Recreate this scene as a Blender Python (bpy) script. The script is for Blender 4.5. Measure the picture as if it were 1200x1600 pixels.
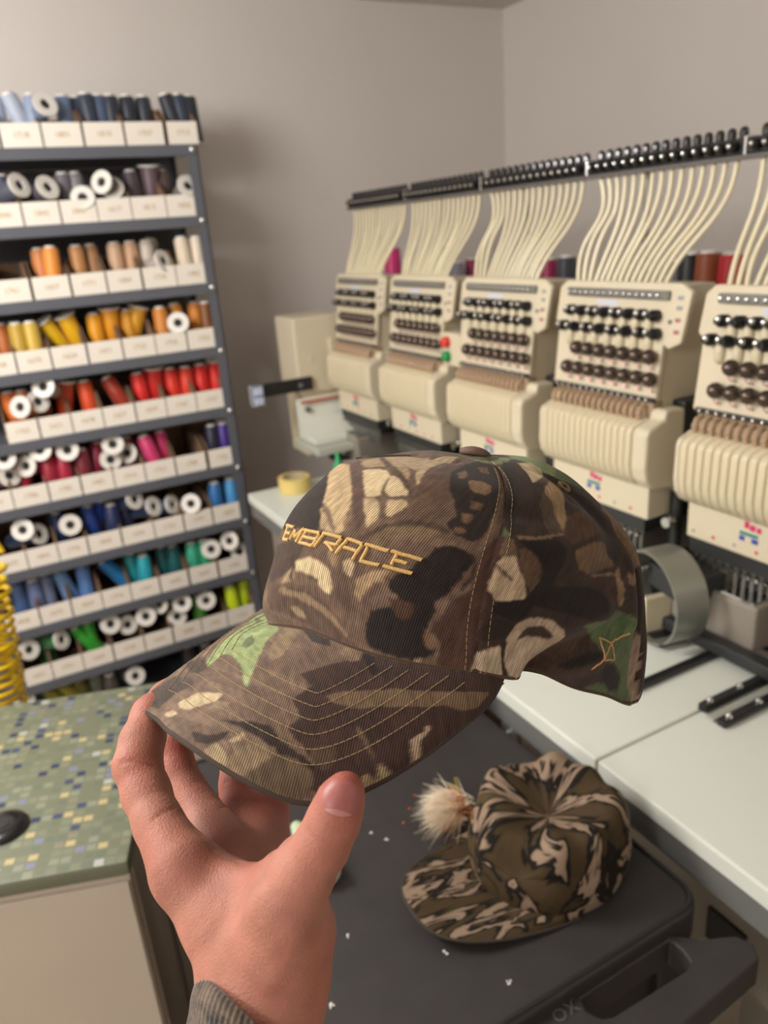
import bpy, math, random
import numpy as np
from mathutils import Matrix, Vector, Euler

for o in list(bpy.data.objects):
    bpy.data.objects.remove(o, do_unlink=True)
scene = bpy.context.scene
col = scene.collection
random.seed(7)
PI = math.pi

# ------------------------------------------------------------------ camera
EYE = 1.574
AX = np.array([[0.87525306, 0.22594073, -0.42764807],
               [-0.47817727, 0.27141127, -0.83527386],
               [-0.07265388, 0.93556759, 0.34559327]])
CAM = np.array([0.0, 0.0, EYE])
FPX = 1200.0
cd = bpy.data.cameras.new('camera')
cam = bpy.data.objects.new('camera', cd)
col.objects.link(cam)
M4 = Matrix.Identity(4)
for i in range(3):
    for j in range(3):
        M4[i][j] = AX[i][j]
    M4[i][3] = CAM[i]
cam.matrix_world = M4
cd.sensor_fit = 'HORIZONTAL'
cd.sensor_width = 24.0
cd.lens = 24.0
cd.clip_start = 0.02
cd.clip_end = 50
cd.dof.use_dof = True
cd.dof.focus_distance = 0.40
cd.dof.aperture_fstop = 24.0 / 3.0
scene.camera = cam

# ------------------------------------------------------------------ light
w = bpy.data.worlds.new('world')
scene.world = w
w.use_nodes = True
w.node_tree.nodes['Background'].inputs['Color'].default_value = (1.0, 0.93, 0.85, 1)
w.node_tree.nodes['Background'].inputs['Strength'].default_value = 0.06


def area(name, loc, rot, size, size_y, power, color):
    l = bpy.data.lights.new(name, 'AREA')
    l.shape = 'RECTANGLE'
    l.size = size
    l.size_y = size_y
    l.energy = power
    l.color = color
    o = bpy.data.objects.new(name, l)
    o.location = loc
    o.rotation_euler = rot
    col.objects.link(o)
    return o


def lamp(loc, radius, power, color):
    l = bpy.data.lights.new('unseen_lamp', 'POINT')
    l.shadow_soft_size = radius
    l.energy = power
    l.color = color
    o = bpy.data.objects.new('unseen_lamp', l)
    o.location = loc
    col.objects.link(o)
    return o


# unseen room lamps, hung as bare points to brighten the walls: the nearest one hangs to the left, by the thread shelves
lamp((-0.75, 1.35, 2.12), 0.32, 76, (1.0, 0.975, 0.945))
lamp((1.3, -1.2, 2.12), 0.18, 7, (1.0, 0.97, 0.935))  # weak fill added from the right for the held cap's side
lamp((-1.55, -0.2, 2.12), 0.18, 34, (1.0, 0.97, 0.935))

vs = scene.view_settings
vs.view_transform = 'Standard'
vs.look = 'None'
vs.exposure = 0.27
vs.gamma = 1.0
vs.use_curve_mapping = False


# ------------------------------------------------------------------ helpers
def at(x, y, axis, val):
    """the point where the line of sight through a photo pixel meets the plane axis = val"""
    d = AX @ np.array([x - 600.0, 800.0 - y, -FPX]) / FPX
    return CAM + d * ((val - CAM[axis]) / d[axis])


def srgb(h):
    if isinstance(h, str):
        h = h.lstrip('#')
        c = [int(h[i:i + 2], 16) / 255 for i in (0, 2, 4)]
    else:
        c = h
    return tuple(v / 12.92 if v <= 0.04045 else ((v + 0.055) / 1.055) ** 2.4 for v in c)


MATS = {}


def mat(name, color, rough=0.6, metal=0.0, var=0.06, scale=30.0, bump=0.0, bscale=200.0, spec=0.5, coat=0.0, alpha=None, trans=0.0):
    """a procedural material: base colour with a little noise variation, optional fine bump"""
    if name in MATS:
        return MATS[name]
    m = bpy.data.materials.new(name)
    m.use_nodes = True
    nt = m.node_tree
    b = nt.nodes['Principled BSDF']
    c = srgb(color)
    tc = nt.nodes.new('ShaderNodeTexCoord')
    nz = nt.nodes.new('ShaderNodeTexNoise')
    nz.inputs['Scale'].default_value = scale
    nz.inputs['Detail'].default_value = 4
    nt.links.new(tc.outputs['Object'], nz.inputs['Vector'])
    mx = nt.nodes.new('ShaderNodeMix')
    mx.data_type = 'RGBA'
    mx.inputs[6].default_value = (*[v * (1 - var) for v in c], 1)
    mx.inputs[7].default_value = (*[min(1, v * (1 + var)) for v in c], 1)
    nt.links.new(nz.outputs['Fac'], mx.inputs[0])
    nt.links.new(mx.outputs[2], b.inputs['Base Color'])
    b.inputs['Roughness'].default_value = rough
    b.inputs['Metallic'].default_value = metal
    b.inputs['Specular IOR Level'].default_value = spec
    b.inputs['Coat Weight'].default_value = coat
    b.inputs['Transmission Weight'].default_value = trans
    if bump > 0:
        n2 = nt.nodes.new('ShaderNodeTexNoise')
        n2.inputs['Scale'].default_value = bscale
        n2.inputs['Detail'].default_value = 3
        nt.links.new(tc.outputs['Object'], n2.inputs['Vector'])
        bp = nt.nodes.new('ShaderNodeBump')
        bp.inputs['Strength'].default_value = bump
        bp.inputs['Distance'].default_value = 0.002
        nt.links.new(n2.outputs['Fac'], bp.inputs['Height'])
        nt.links.new(bp.outputs['Normal'], b.inputs['Normal'])
    MATS[name] = m
    return m


class MB:
    """collects simple solids; build() links them as ONE mesh object"""

    def __init__(self):
        self.v = []
        self.f = []

    def add(self, vs, fs):
        n = len(self.v)
        self.v += [tuple(p) for p in vs]
        self.f += [tuple(i + n for i in f) for f in fs]
        return self

    def box(self, x0, x1, y0, y1, z0, z1, ch=0.0, xf=None):
        if ch <= 0:
            vs = [(x, y, z) for x in (x0, x1) for y in (y0, y1) for z in (z0, z1)]
            fs = [(0, 1, 3, 2), (4, 6, 7, 5), (0, 4, 5, 1), (2, 3, 7, 6), (0, 2, 6, 4), (1, 5, 7, 3)]
        else:
            vs, fs = chamfer_box(x0, x1, y0, y1, z0, z1, ch)
        if xf is not None:
            vs = [xf @ Vector(p) for p in vs]
        return self.add(vs, fs)

    def cyl(self, p0, p1, r0, r1=None, n=12, caps=True):
        r1 = r0 if r1 is None else r1
        return self.lathe([(0, r0), (1, r1)], p0, p1, n, caps)

    def lathe(self, prof, p0, p1, n=16, caps=True):
        """profile [(t along p0->p1, radius)]"""
        p0 = Vector(p0)
        p1 = Vector(p1)
        d = p1 - p0
        a = d.normalized().orthogonal().normalized()
        b = d.normalized().cross(a)
        vs, fs = [], []
        for t, r in prof:
            for k in range(n):
                an = 2 * PI * k / n
                vs.append(p0 + d * t + (a * math.cos(an) + b * math.sin(an)) * r)
        for i in range(len(prof) - 1):
            for k in range(n):
                k2 = (k + 1) % n
                fs.append((i * n + k, i * n + k2, (i + 1) * n + k2, (i + 1) * n + k))
        if caps:
            fs.append(tuple(reversed(range(n))))
            fs.append(tuple((len(prof) - 1) * n + k for k in range(n)))
        return self.add(vs, fs)

    def tube(self, pts, r, n=8, caps=True):
        pts = [Vector(p) for p in pts]
        vs, fs = [], []
        prev = None
        for i, p in enumerate(pts):
            t = (pts[min(i + 1, len(pts) - 1)] - pts[max(i - 1, 0)]).normalized()
            if prev is None:
                a = t.orthogonal().normalized()
            else:
                a = (prev - t * prev.dot(t)).normalized()
            prev = a
            b = t.cross(a)
            rr = r[i] if isinstance(r, (list, tuple)) else r
            for k in range(n):
                an = 2 * PI * k / n
                vs.append(p + (a * math.cos(an) + b * math.sin(an)) * rr)
        m = len(pts)
        for i in range(m - 1):
            for k in range(n):
                k2 = (k + 1) % n
                fs.append((i * n + k, i * n + k2, (i + 1) * n + k2, (i + 1) * n + k))
        if caps:
            fs.append(tuple(reversed(range(n))))
            fs.append(tuple((m - 1) * n + k for k in range(n)))
        return self.add(vs, fs)

    def prism(self, poly, axis, a0, a1):
        """extrude a 2-D polygon (the other two axes in xyz order) along axis from a0 to a1"""
        def p3(p, a):
            q = list(p)
            q.insert(axis, a)
            return tuple(q)
        n = len(poly)
        vs = [p3(p, a0) for p in poly] + [p3(p, a1) for p in poly]
        fs = [tuple(reversed(range(n))), tuple(range(n, 2 * n))]
        for i in range(n):
            j = (i + 1) % n
            fs.append((i, j, n + j, n + i))
        return self.add(vs, fs)

    def sphere(self, c, r, n=12, m=8, sx=1, sy=1, sz=1):
        vs, fs = [], []
        for i in range(m + 1):
            ph = PI * i / m
            for k in range(n):
                an = 2 * PI * k / n
                vs.append((c[0] + r * sx * math.sin(ph) * math.cos(an), c[1] + r * sy * math.sin(ph) * math.sin(an), c[2] + r * sz * math.cos(ph)))
        for i in range(m):
            for k in range(n):
                k2 = (k + 1) % n
                fs.append((i * n + k, (i + 1) * n + k, (i + 1) * n + k2, i * n + k2))
        return self.add(vs, fs)

    def mesh(self, name, material, smooth=False, angle=40):
        me = bpy.data.meshes.new(name)
        me.from_pydata(self.v, [], self.f)
        me.validate()
        me.update()
        fix_normals(me)
        if material is not None:
            for m in (material if isinstance(material, (list, tuple)) else [material]):
                me.materials.append(m)
        if smooth:
            for p in me.polygons:
                p.use_smooth = True
            try:
                me.set_sharp_from_angle(angle=math.radians(angle))
            except Exception:
                pass
        return me

    def build(self, name, material, parent=None, smooth=False, angle=40):
        """vertices are given in the parent's space"""
        o = bpy.data.objects.new(name, self.mesh(name, material, smooth, angle))
        col.objects.link(o)
        if parent is not None:
            o.parent = parent
        return o


def fix_normals(me):
    import bmesh
    bm = bmesh.new()
    bm.from_mesh(me)
    bmesh.ops.remove_doubles(bm, verts=bm.verts, dist=1e-6)
    bmesh.ops.recalc_face_normals(bm, faces=bm.faces)
    bm.to_mesh(me)
    bm.free()


def chamfer_box(x0, x1, y0, y1, z0, z1, c):
    import bmesh
    bm = bmesh.new()
    bmesh.ops.create_cube(bm, size=1)
    for v in bm.verts:
        v.co = Vector((x0 if v.co.x < 0 else x1, y0 if v.co.y < 0 else y1, z0 if v.co.z < 0 else z1))
    bmesh.ops.bevel(bm, geom=list(bm.edges), offset=c, segments=2, affect='EDGES', profile=0.5)
    bm.verts.index_update()
    vs = [tuple(v.co) for v in bm.verts]
    fs = [tuple(v.index for v in f.verts) for f in bm.faces]
    bm.free()
    return vs, fs


def tag(o, label=None, cat=None, group=None, kind=None):
    if label:
        o['label'] = label
    if cat:
        o['category'] = cat
    if group:
        o['group'] = group
    if kind:
        o['kind'] = kind
    return o


def empty(name, loc, label=None, cat=None, group=None):
    o = bpy.data.objects.new(name, None)
    o.empty_display_size = 0.05
    o.location = loc
    col.objects.link(o)
    return tag(o, label, cat, group)


def inst(me, name, parent, loc=(0, 0, 0), rot=None, mats=None, scale=None):
    o = bpy.data.objects.new(name, me)
    col.objects.link(o)
    o.parent = parent
    o.location = loc
    if rot is not None:
        o.rotation_euler = rot
    if scale is not None:
        o.scale = scale
    return o


def copy_tree(o, parent=None):
    c = o.copy()
    col.objects.link(c)
    c.parent = parent
    for ch in list(o.children):
        copy_tree(ch, c)
    return c


ORD = ['', 'first', 'second', 'third', 'fourth', 'fifth', 'sixth', 'seventh', 'eighth', 'ninth', 'tenth', 'eleventh', 'twelfth']


def font_mesh(text, size, depth, material, name, extr_axis=None):
    """flat or slightly raised lettering as a mesh, in the XY plane, centred"""
    c = bpy.data.curves.new(name, 'FONT')
    c.body = text
    c.size = size
    c.extrude = depth
    c.align_x = 'CENTER'
    c.align_y = 'CENTER'
    c.resolution_u = 2
    o = bpy.data.objects.new(name, c)
    col.objects.link(o)
    dg = bpy.context.evaluated_depsgraph_get()
    me = bpy.data.meshes.new_from_object(o.evaluated_get(dg))
    bpy.data.objects.remove(o, do_unlink=True)
    bpy.data.curves.remove(c)
    me.name = name
    me.materials.clear()
    me.materials.append(material)
    return me


def grid_mesh(name, P, C, UV, material, mask=None):
    nu, nv = P.shape[:2]
    idx = np.arange(nu * nv).reshape(nu, nv)
    f = np.stack([idx[:-1, :-1], idx[1:, :-1], idx[1:, 1:], idx[:-1, 1:]], -1).reshape(-1, 4)
    me = bpy.data.meshes.new(name)
    me.vertices.add(nu * nv)
    me.vertices.foreach_set('co', P.reshape(-1).astype(np.float32))
    me.loops.add(len(f) * 4)
    me.loops.foreach_set('vertex_index', f.reshape(-1).astype(np.int32))
    me.polygons.add(len(f))
    me.polygons.foreach_set('loop_start', np.arange(0, len(f) * 4, 4, dtype=np.int32))
    me.polygons.foreach_set('loop_total', np.full(len(f), 4, np.int32))
    me.polygons.foreach_set('use_smooth', np.ones(len(f), bool))
    if C is not None:
        at_ = me.color_attributes.new('print', 'FLOAT_COLOR', 'POINT')
        at_.data.foreach_set('color', np.c_[C.reshape(-1, 3), np.ones(nu * nv)].reshape(-1).astype(np.float32))
    if UV is not None:
        uv = me.uv_layers.new(name='cloth')
        uv.data.foreach_set('uv', UV.reshape(-1, 2)[f.reshape(-1)].reshape(-1).astype(np.float32))
    me.update()
    me.materials.append(material)
    return me
# ------------------------------------------------------------------ room
WALL = mat('painted_wall', '#d9d2cc', 0.75, var=0.025, scale=2.5, bump=0.08, bscale=500)
CEIL = mat('ceiling_paint', '#d5cfca', 0.8, var=0.02, scale=3)
FLOOR = mat('floor_vinyl', '#a89a88', 0.5, var=0.08, scale=12)
XW, YW, ZC = 2.165, 2.86, 2.352
X0, Y0 = -2.2, -2.4


def struct(name, x0, x1, y0, y1, z0, z1, m):
    o = MB().box(x0, x1, y0, y1, z0, z1).build(name, m)
    return tag(o, kind='structure')


struct('floor', X0 - .1, XW + .1, Y0 - .1, YW + .1, -0.1, 0, FLOOR)
struct('ceiling', X0 - .1, XW + .1, Y0 - .1, YW + .1, ZC, ZC + .1, CEIL)
struct('wall_back', X0 - .1, XW + .1, YW, YW + .1, 0, ZC, WALL)
struct('wall_right', XW, XW + .1, Y0, YW, 0, ZC, WALL)
struct('wall_left', X0 - .1, X0, Y0, YW, 0, ZC, WALL)
struct('wall_front', X0, XW, Y0 - .1, Y0, 0, ZC, WALL)
struct('baseboard_back', X0, XW, YW - .012, YW, 0, .09, mat('baseboard_vinyl', '#6f6862', 0.6))
struct('baseboard_right', XW - .012, XW, Y0, YW - .012, 0, .09, MATS['baseboard_vinyl'])
# ------------------------------------------------------------------ steel shelving unit with bins of thread cones
YF = 2.50            # front plane of the shelves
SP = 0.2             # spacing
ZT = 1.838           # height of the bolt line of the top shelf
XR = 0.745           # right end
XL = -0.19           # left end (outside the picture)
DEP = 0.30
STEEL = mat('grey_shelf_enamel', '#5d6068', 0.45, var=0.05, scale=40)
BOLT = mat('zinc_bolt', '#c9c9c6', 0.28, 0.9, var=0.05)
shelf = empty('shelving_unit', ((XL + XR) / 2, YF + DEP / 2, 0), 'tall dark grey steel shelving unit full of bins of thread cones', 'shelving unit')
sb = Vector(shelf.location)


def L(x, y, z):
    return (x - sb.x, y - sb.y, z - sb.z)


def lbox(mb, x0, x1, y0, y1, z0, z1, ch=0):
    return mb.box(x0 - sb.x, x1 - sb.x, y0 - sb.y, y1 - sb.y, z0, z1, ch)


for px in (XL, XR):
    for py in (YF, YF + DEP):
        s = -1 if px > 0 else 1
        t = 1 if py == YF else -1
        pm = MB()
        lbox(pm, min(px, px + s * .032), max(px, px + s * .032), min(py, py + t * .003), max(py, py + t * .003), 0, ZT + .012)
        lbox(pm, min(px, px + s * .003), max(px, px + s * .003), min(py, py + t * .034), max(py, py + t * .034), 0, ZT + .012)
        pm.build('post', STEEL, shelf)
deck = MB()
lbox(deck, XL + .004, XR - .004, YF + .004, YF + DEP - .004, .0125, .0145)
lbox(deck, XL + .004, XR - .004, YF - .002, YF + .004, -.017, .0145, .0015)
lbox(deck, XL + .004, XR - .004, YF + .004, YF + .016, -.017, -.015)
lbox(deck, XL + .004, XR - .004, YF + DEP - .006, YF + DEP - .004, -.017, .0145)
deck_me = deck.mesh('shelf_board', STEEL)
bolt_me = MB().lathe([(0, .0085), (.35, .0085), (.7, .006), (1, .003)], (0, 0, 0), (0, -.006, 0), 12).mesh('bolt', BOLT, True)
LEVELS = [ZT - SP * k for k in range(10)]
for z in LEVELS:
    d = inst(deck_me, 'shelf_board', shelf, (0, 0, z))
    inst(bolt_me, 'bolt', d, (XR - .016 - sb.x, YF - .003 - sb.y, 0.0))
    inst(bolt_me, 'bolt', d, (XL + .016 - sb.x, YF - .003 - sb.y, 0.0))
# back and side bracing
bk = MB()
lbox(bk, XL + .01, XR - .01, YF + DEP - .002, YF + DEP, 0.05, ZT - .02)
bk.build('back_panel', mat('shelf_back_enamel', '#4a4c52', 0.5), shelf)

WHITEB = mat('white_card', '#efe8dc', 0.7, var=0.04, scale=18)
KRAFT = mat('brown_card', '#8a6d54', 0.85, var=0.12, scale=40)
INK = mat('faded_brown_ink', '#b9996b', 0.8)

# photo x-positions of the bin edges on each shelf, and of the middle of the bin fronts
ROWS = [
    (208, [(-62, -4), (0, 64), (66, 128), (131, 193), (196, 256), (262, 321)]),
    (325, [(-28, 32), (34, 92), (94, 151), (152, 205), (206, 260), (261, 316)]),
    (435, [(-15, 44), (48, 107), (110, 165), (167, 221), (224, 276), (277, 330)]),
    (540, [(-38, 18), (20, 75), (77, 133), (136, 190), (192, 243), (244, 293), (295, 345)]),
    (637, [(0, 53), (55, 107), (108, 158), (159, 210), (212, 260), (261, 308), (309, 356)]),
    (725, [(-50, 6), (7, 65), (67, 119), (121, 173), (174, 224), (225, 273), (275, 323), (328, 368)]),
    (808, [(-30, 25), (26, 78), (79, 127), (129, 183), (185, 237), (238, 285), (287, 332), (334, 382)]),
    (890, [(-15, 43), (45, 97), (99, 149), (150, 197), (198, 245), (247, 292), (295, 340), (343, 390)]),
    (972, [(15, 62), (63, 115), (116, 166), (168, 219), (220, 266), (268, 314), (315, 356), (357, 402)]),
]
NUM = [['1618', '1718', '1801', '1810', '1707', '1713'], ['1840', '1842', '1847', '1617', '1815', '1820'],
       ['1761', '1657', '1771', '1884', '1735', '1982'], ['1768', '1670', '1624', '1971', '1725', '1755', '1765'],
       ['1765', '1621', '1678', '1657', '1839', '1747', '1737'], ['1781', '1786', '1785', '1982', '1910', '1721', '1788', '1720'],
       ['1643', '1842', '1776', '1843', '1695', '1733', '1797', '1829'], ['1828', '1675', '1829', '1774', '1797', '1690', '1647', '1780'],
       ['1651', '1751', '1650', '1770', '1649', '1848', '1769', '1723']]
TYPES = {}


def bin_mesh(wd):
    key = round(wd, 3)
    if key in TYPES:
        return TYPES[key]
    h, hb, dp, t = .062, .105, .275, .0025
    f = MB()
    f.box(-wd / 2, wd / 2, -.0, t, 0, h, .0008)
    sides = MB()
    for s in (-1, 1):
        x = s * (wd / 2 - t / 2)
        sides.prism([(t, 0), (dp, 0), (dp, hb), (.07, hb), (t, h)], 0, x - t / 2, x + t / 2)
    sides.box(-wd / 2 + t, wd / 2 - t, t, dp, 0, t)
    back = MB().box(-wd / 2 + t, wd / 2 - t, dp - t, dp, t, hb)
    TYPES[key] = (f.mesh('bin_front', WHITEB), sides.mesh('bin_sides', KRAFT), back.mesh('bin_back', KRAFT))
    return TYPES[key]


BINS = []
for r, (py, edges) in enumerate(ROWS):
    zs = LEVELS[r] + .0146
    n = len(edges)
    for k, (a, b) in enumerate(edges):
        slant = 0
        yb = YF + .004
        xa, xb = at(a, py, 1, yb)[0], at(b, py, 1, yb)[0]
        xa, xb = max(xa, XL + .036), min(xb, XR - (.012 if r else -.01))
        xm, wd = (xa + xb) / 2, round(xb - xa - .0012, 3)
        if wd < .03:
            continue
        fr = bin_mesh(wd)
        e = empty('storage_bin', (xm, yb, zs), '%s white-fronted card bin from the post on the %s shelf from the top' % (ORD[n - k], ORD[r + 1]), 'bin', 'thread bins on the grey shelves')
        for me, nm in zip(fr, ('front_panel', 'bin_body', 'back_panel')):
            inst(me, nm, e)
        tm = font_mesh(NUM[r][k], .021, 0.0, INK, 'number_print')
        inst(tm, 'number_print', e, (0, -.0006, .031), (PI / 2, 0, 0))
        BINS.append((r, n - k, xa, xb))

# thread cones: one mesh for the winding, one for the plastic core; the thread colour is the object colour
def thread_material():
    m = bpy.data.materials.new('polyester_thread')
    m.use_nodes = True
    nt = m.node_tree
    b = nt.nodes['Principled BSDF']
    oi = nt.nodes.new('ShaderNodeObjectInfo')
    tc = nt.nodes.new('ShaderNodeTexCoord')
    wv = nt.nodes.new('ShaderNodeTexWave')
    wv.bands_direction = 'Z'
    wv.inputs['Scale'].default_value = 90
    wv.inputs['Distortion'].default_value = 1.5
    wv.inputs['Detail'].default_value = 1
    nt.links.new(tc.outputs['Object'], wv.inputs['Vector'])
    mx = nt.nodes.new('ShaderNodeMix')
    mx.data_type = 'RGBA'
    mx.blend_type = 'MULTIPLY'
    mx.inputs[0].default_value = 1
    mr = nt.nodes.new('ShaderNodeMapRange')
    mr.inputs['To Min'].default_value = 0.78
    mr.inputs['To Max'].default_value = 1.0
    nt.links.new(wv.outputs['Fac'], mr.inputs['Value'])
    cm = nt.nodes.new('ShaderNodeCombineColor')
    for i in range(3):
        nt.links.new(mr.outputs[0], cm.inputs[i])
    nt.links.new(oi.outputs['Color'], mx.inputs[6])
    nt.links.new(cm.outputs[0], mx.inputs[7])
    nt.links.new(mx.outputs[2], b.inputs['Base Color'])
    b.inputs['Roughness'].default_value = 0.38
    b.inputs['Sheen Weight'].default_value = 0.2
    bp = nt.nodes.new('ShaderNodeBump')
    bp.inputs['Strength'].default_value = 0.3
    bp.inputs['Distance'].default_value = 0.001
    nt.links.new(wv.outputs['Fac'], bp.inputs['Height'])
    nt.links.new(bp.outputs['Normal'], b.inputs['Normal'])
    return m


THREAD = thread_material()
CORE = mat('white_spool_plastic', '#e6e2da', 0.4, var=0.03)
CH = .14
wind_me = MB().lathe([(.05, .0255), (.08, .0268), (.5, .0248), (.93, .0225), (.955, .0195)], (0, 0, 0), (0, 0, CH), 20).mesh('thread_winding', THREAD, True)
core_me = MB().lathe([(.03, .013), (0.0, .014), (0.0, .0335), (.022, .0345), (.04, .0335), (.05, .024), (.95, .0165), (1.0, .0145), (1.0, .0105), (.03, .0125), (.03, .0105)],
                     (0, 0, 0), (0, 0, CH), 20, False).mesh('spool_core', CORE, True)
core_shade_me = MB().cyl((0, 0, .004), (0, 0, .006), .0132, n=16).mesh('core_shadow_disc', mat('core_shade', '#2a2826', 0.8))  # dark disc paints the shade inside the hollow core


def cone(base, axis, hexcol, label, group, roll=0.0, scale=1.0):
    axis = Vector(axis).normalized()
    q = Vector((0, 0, 1)).rotation_difference(axis)
    e = empty('thread_cone', base, label, 'thread cone', group)
    e.rotation_euler = q.to_euler()
    e.scale = (scale, scale, scale)
    wd = inst(wind_me, 'thread_winding', e)
    wd.color = (*srgb(hexcol), 1)
    inst(core_me, 'spool_core', e)
    inst(core_shade_me, 'core_shadow', e)
    return e


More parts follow.
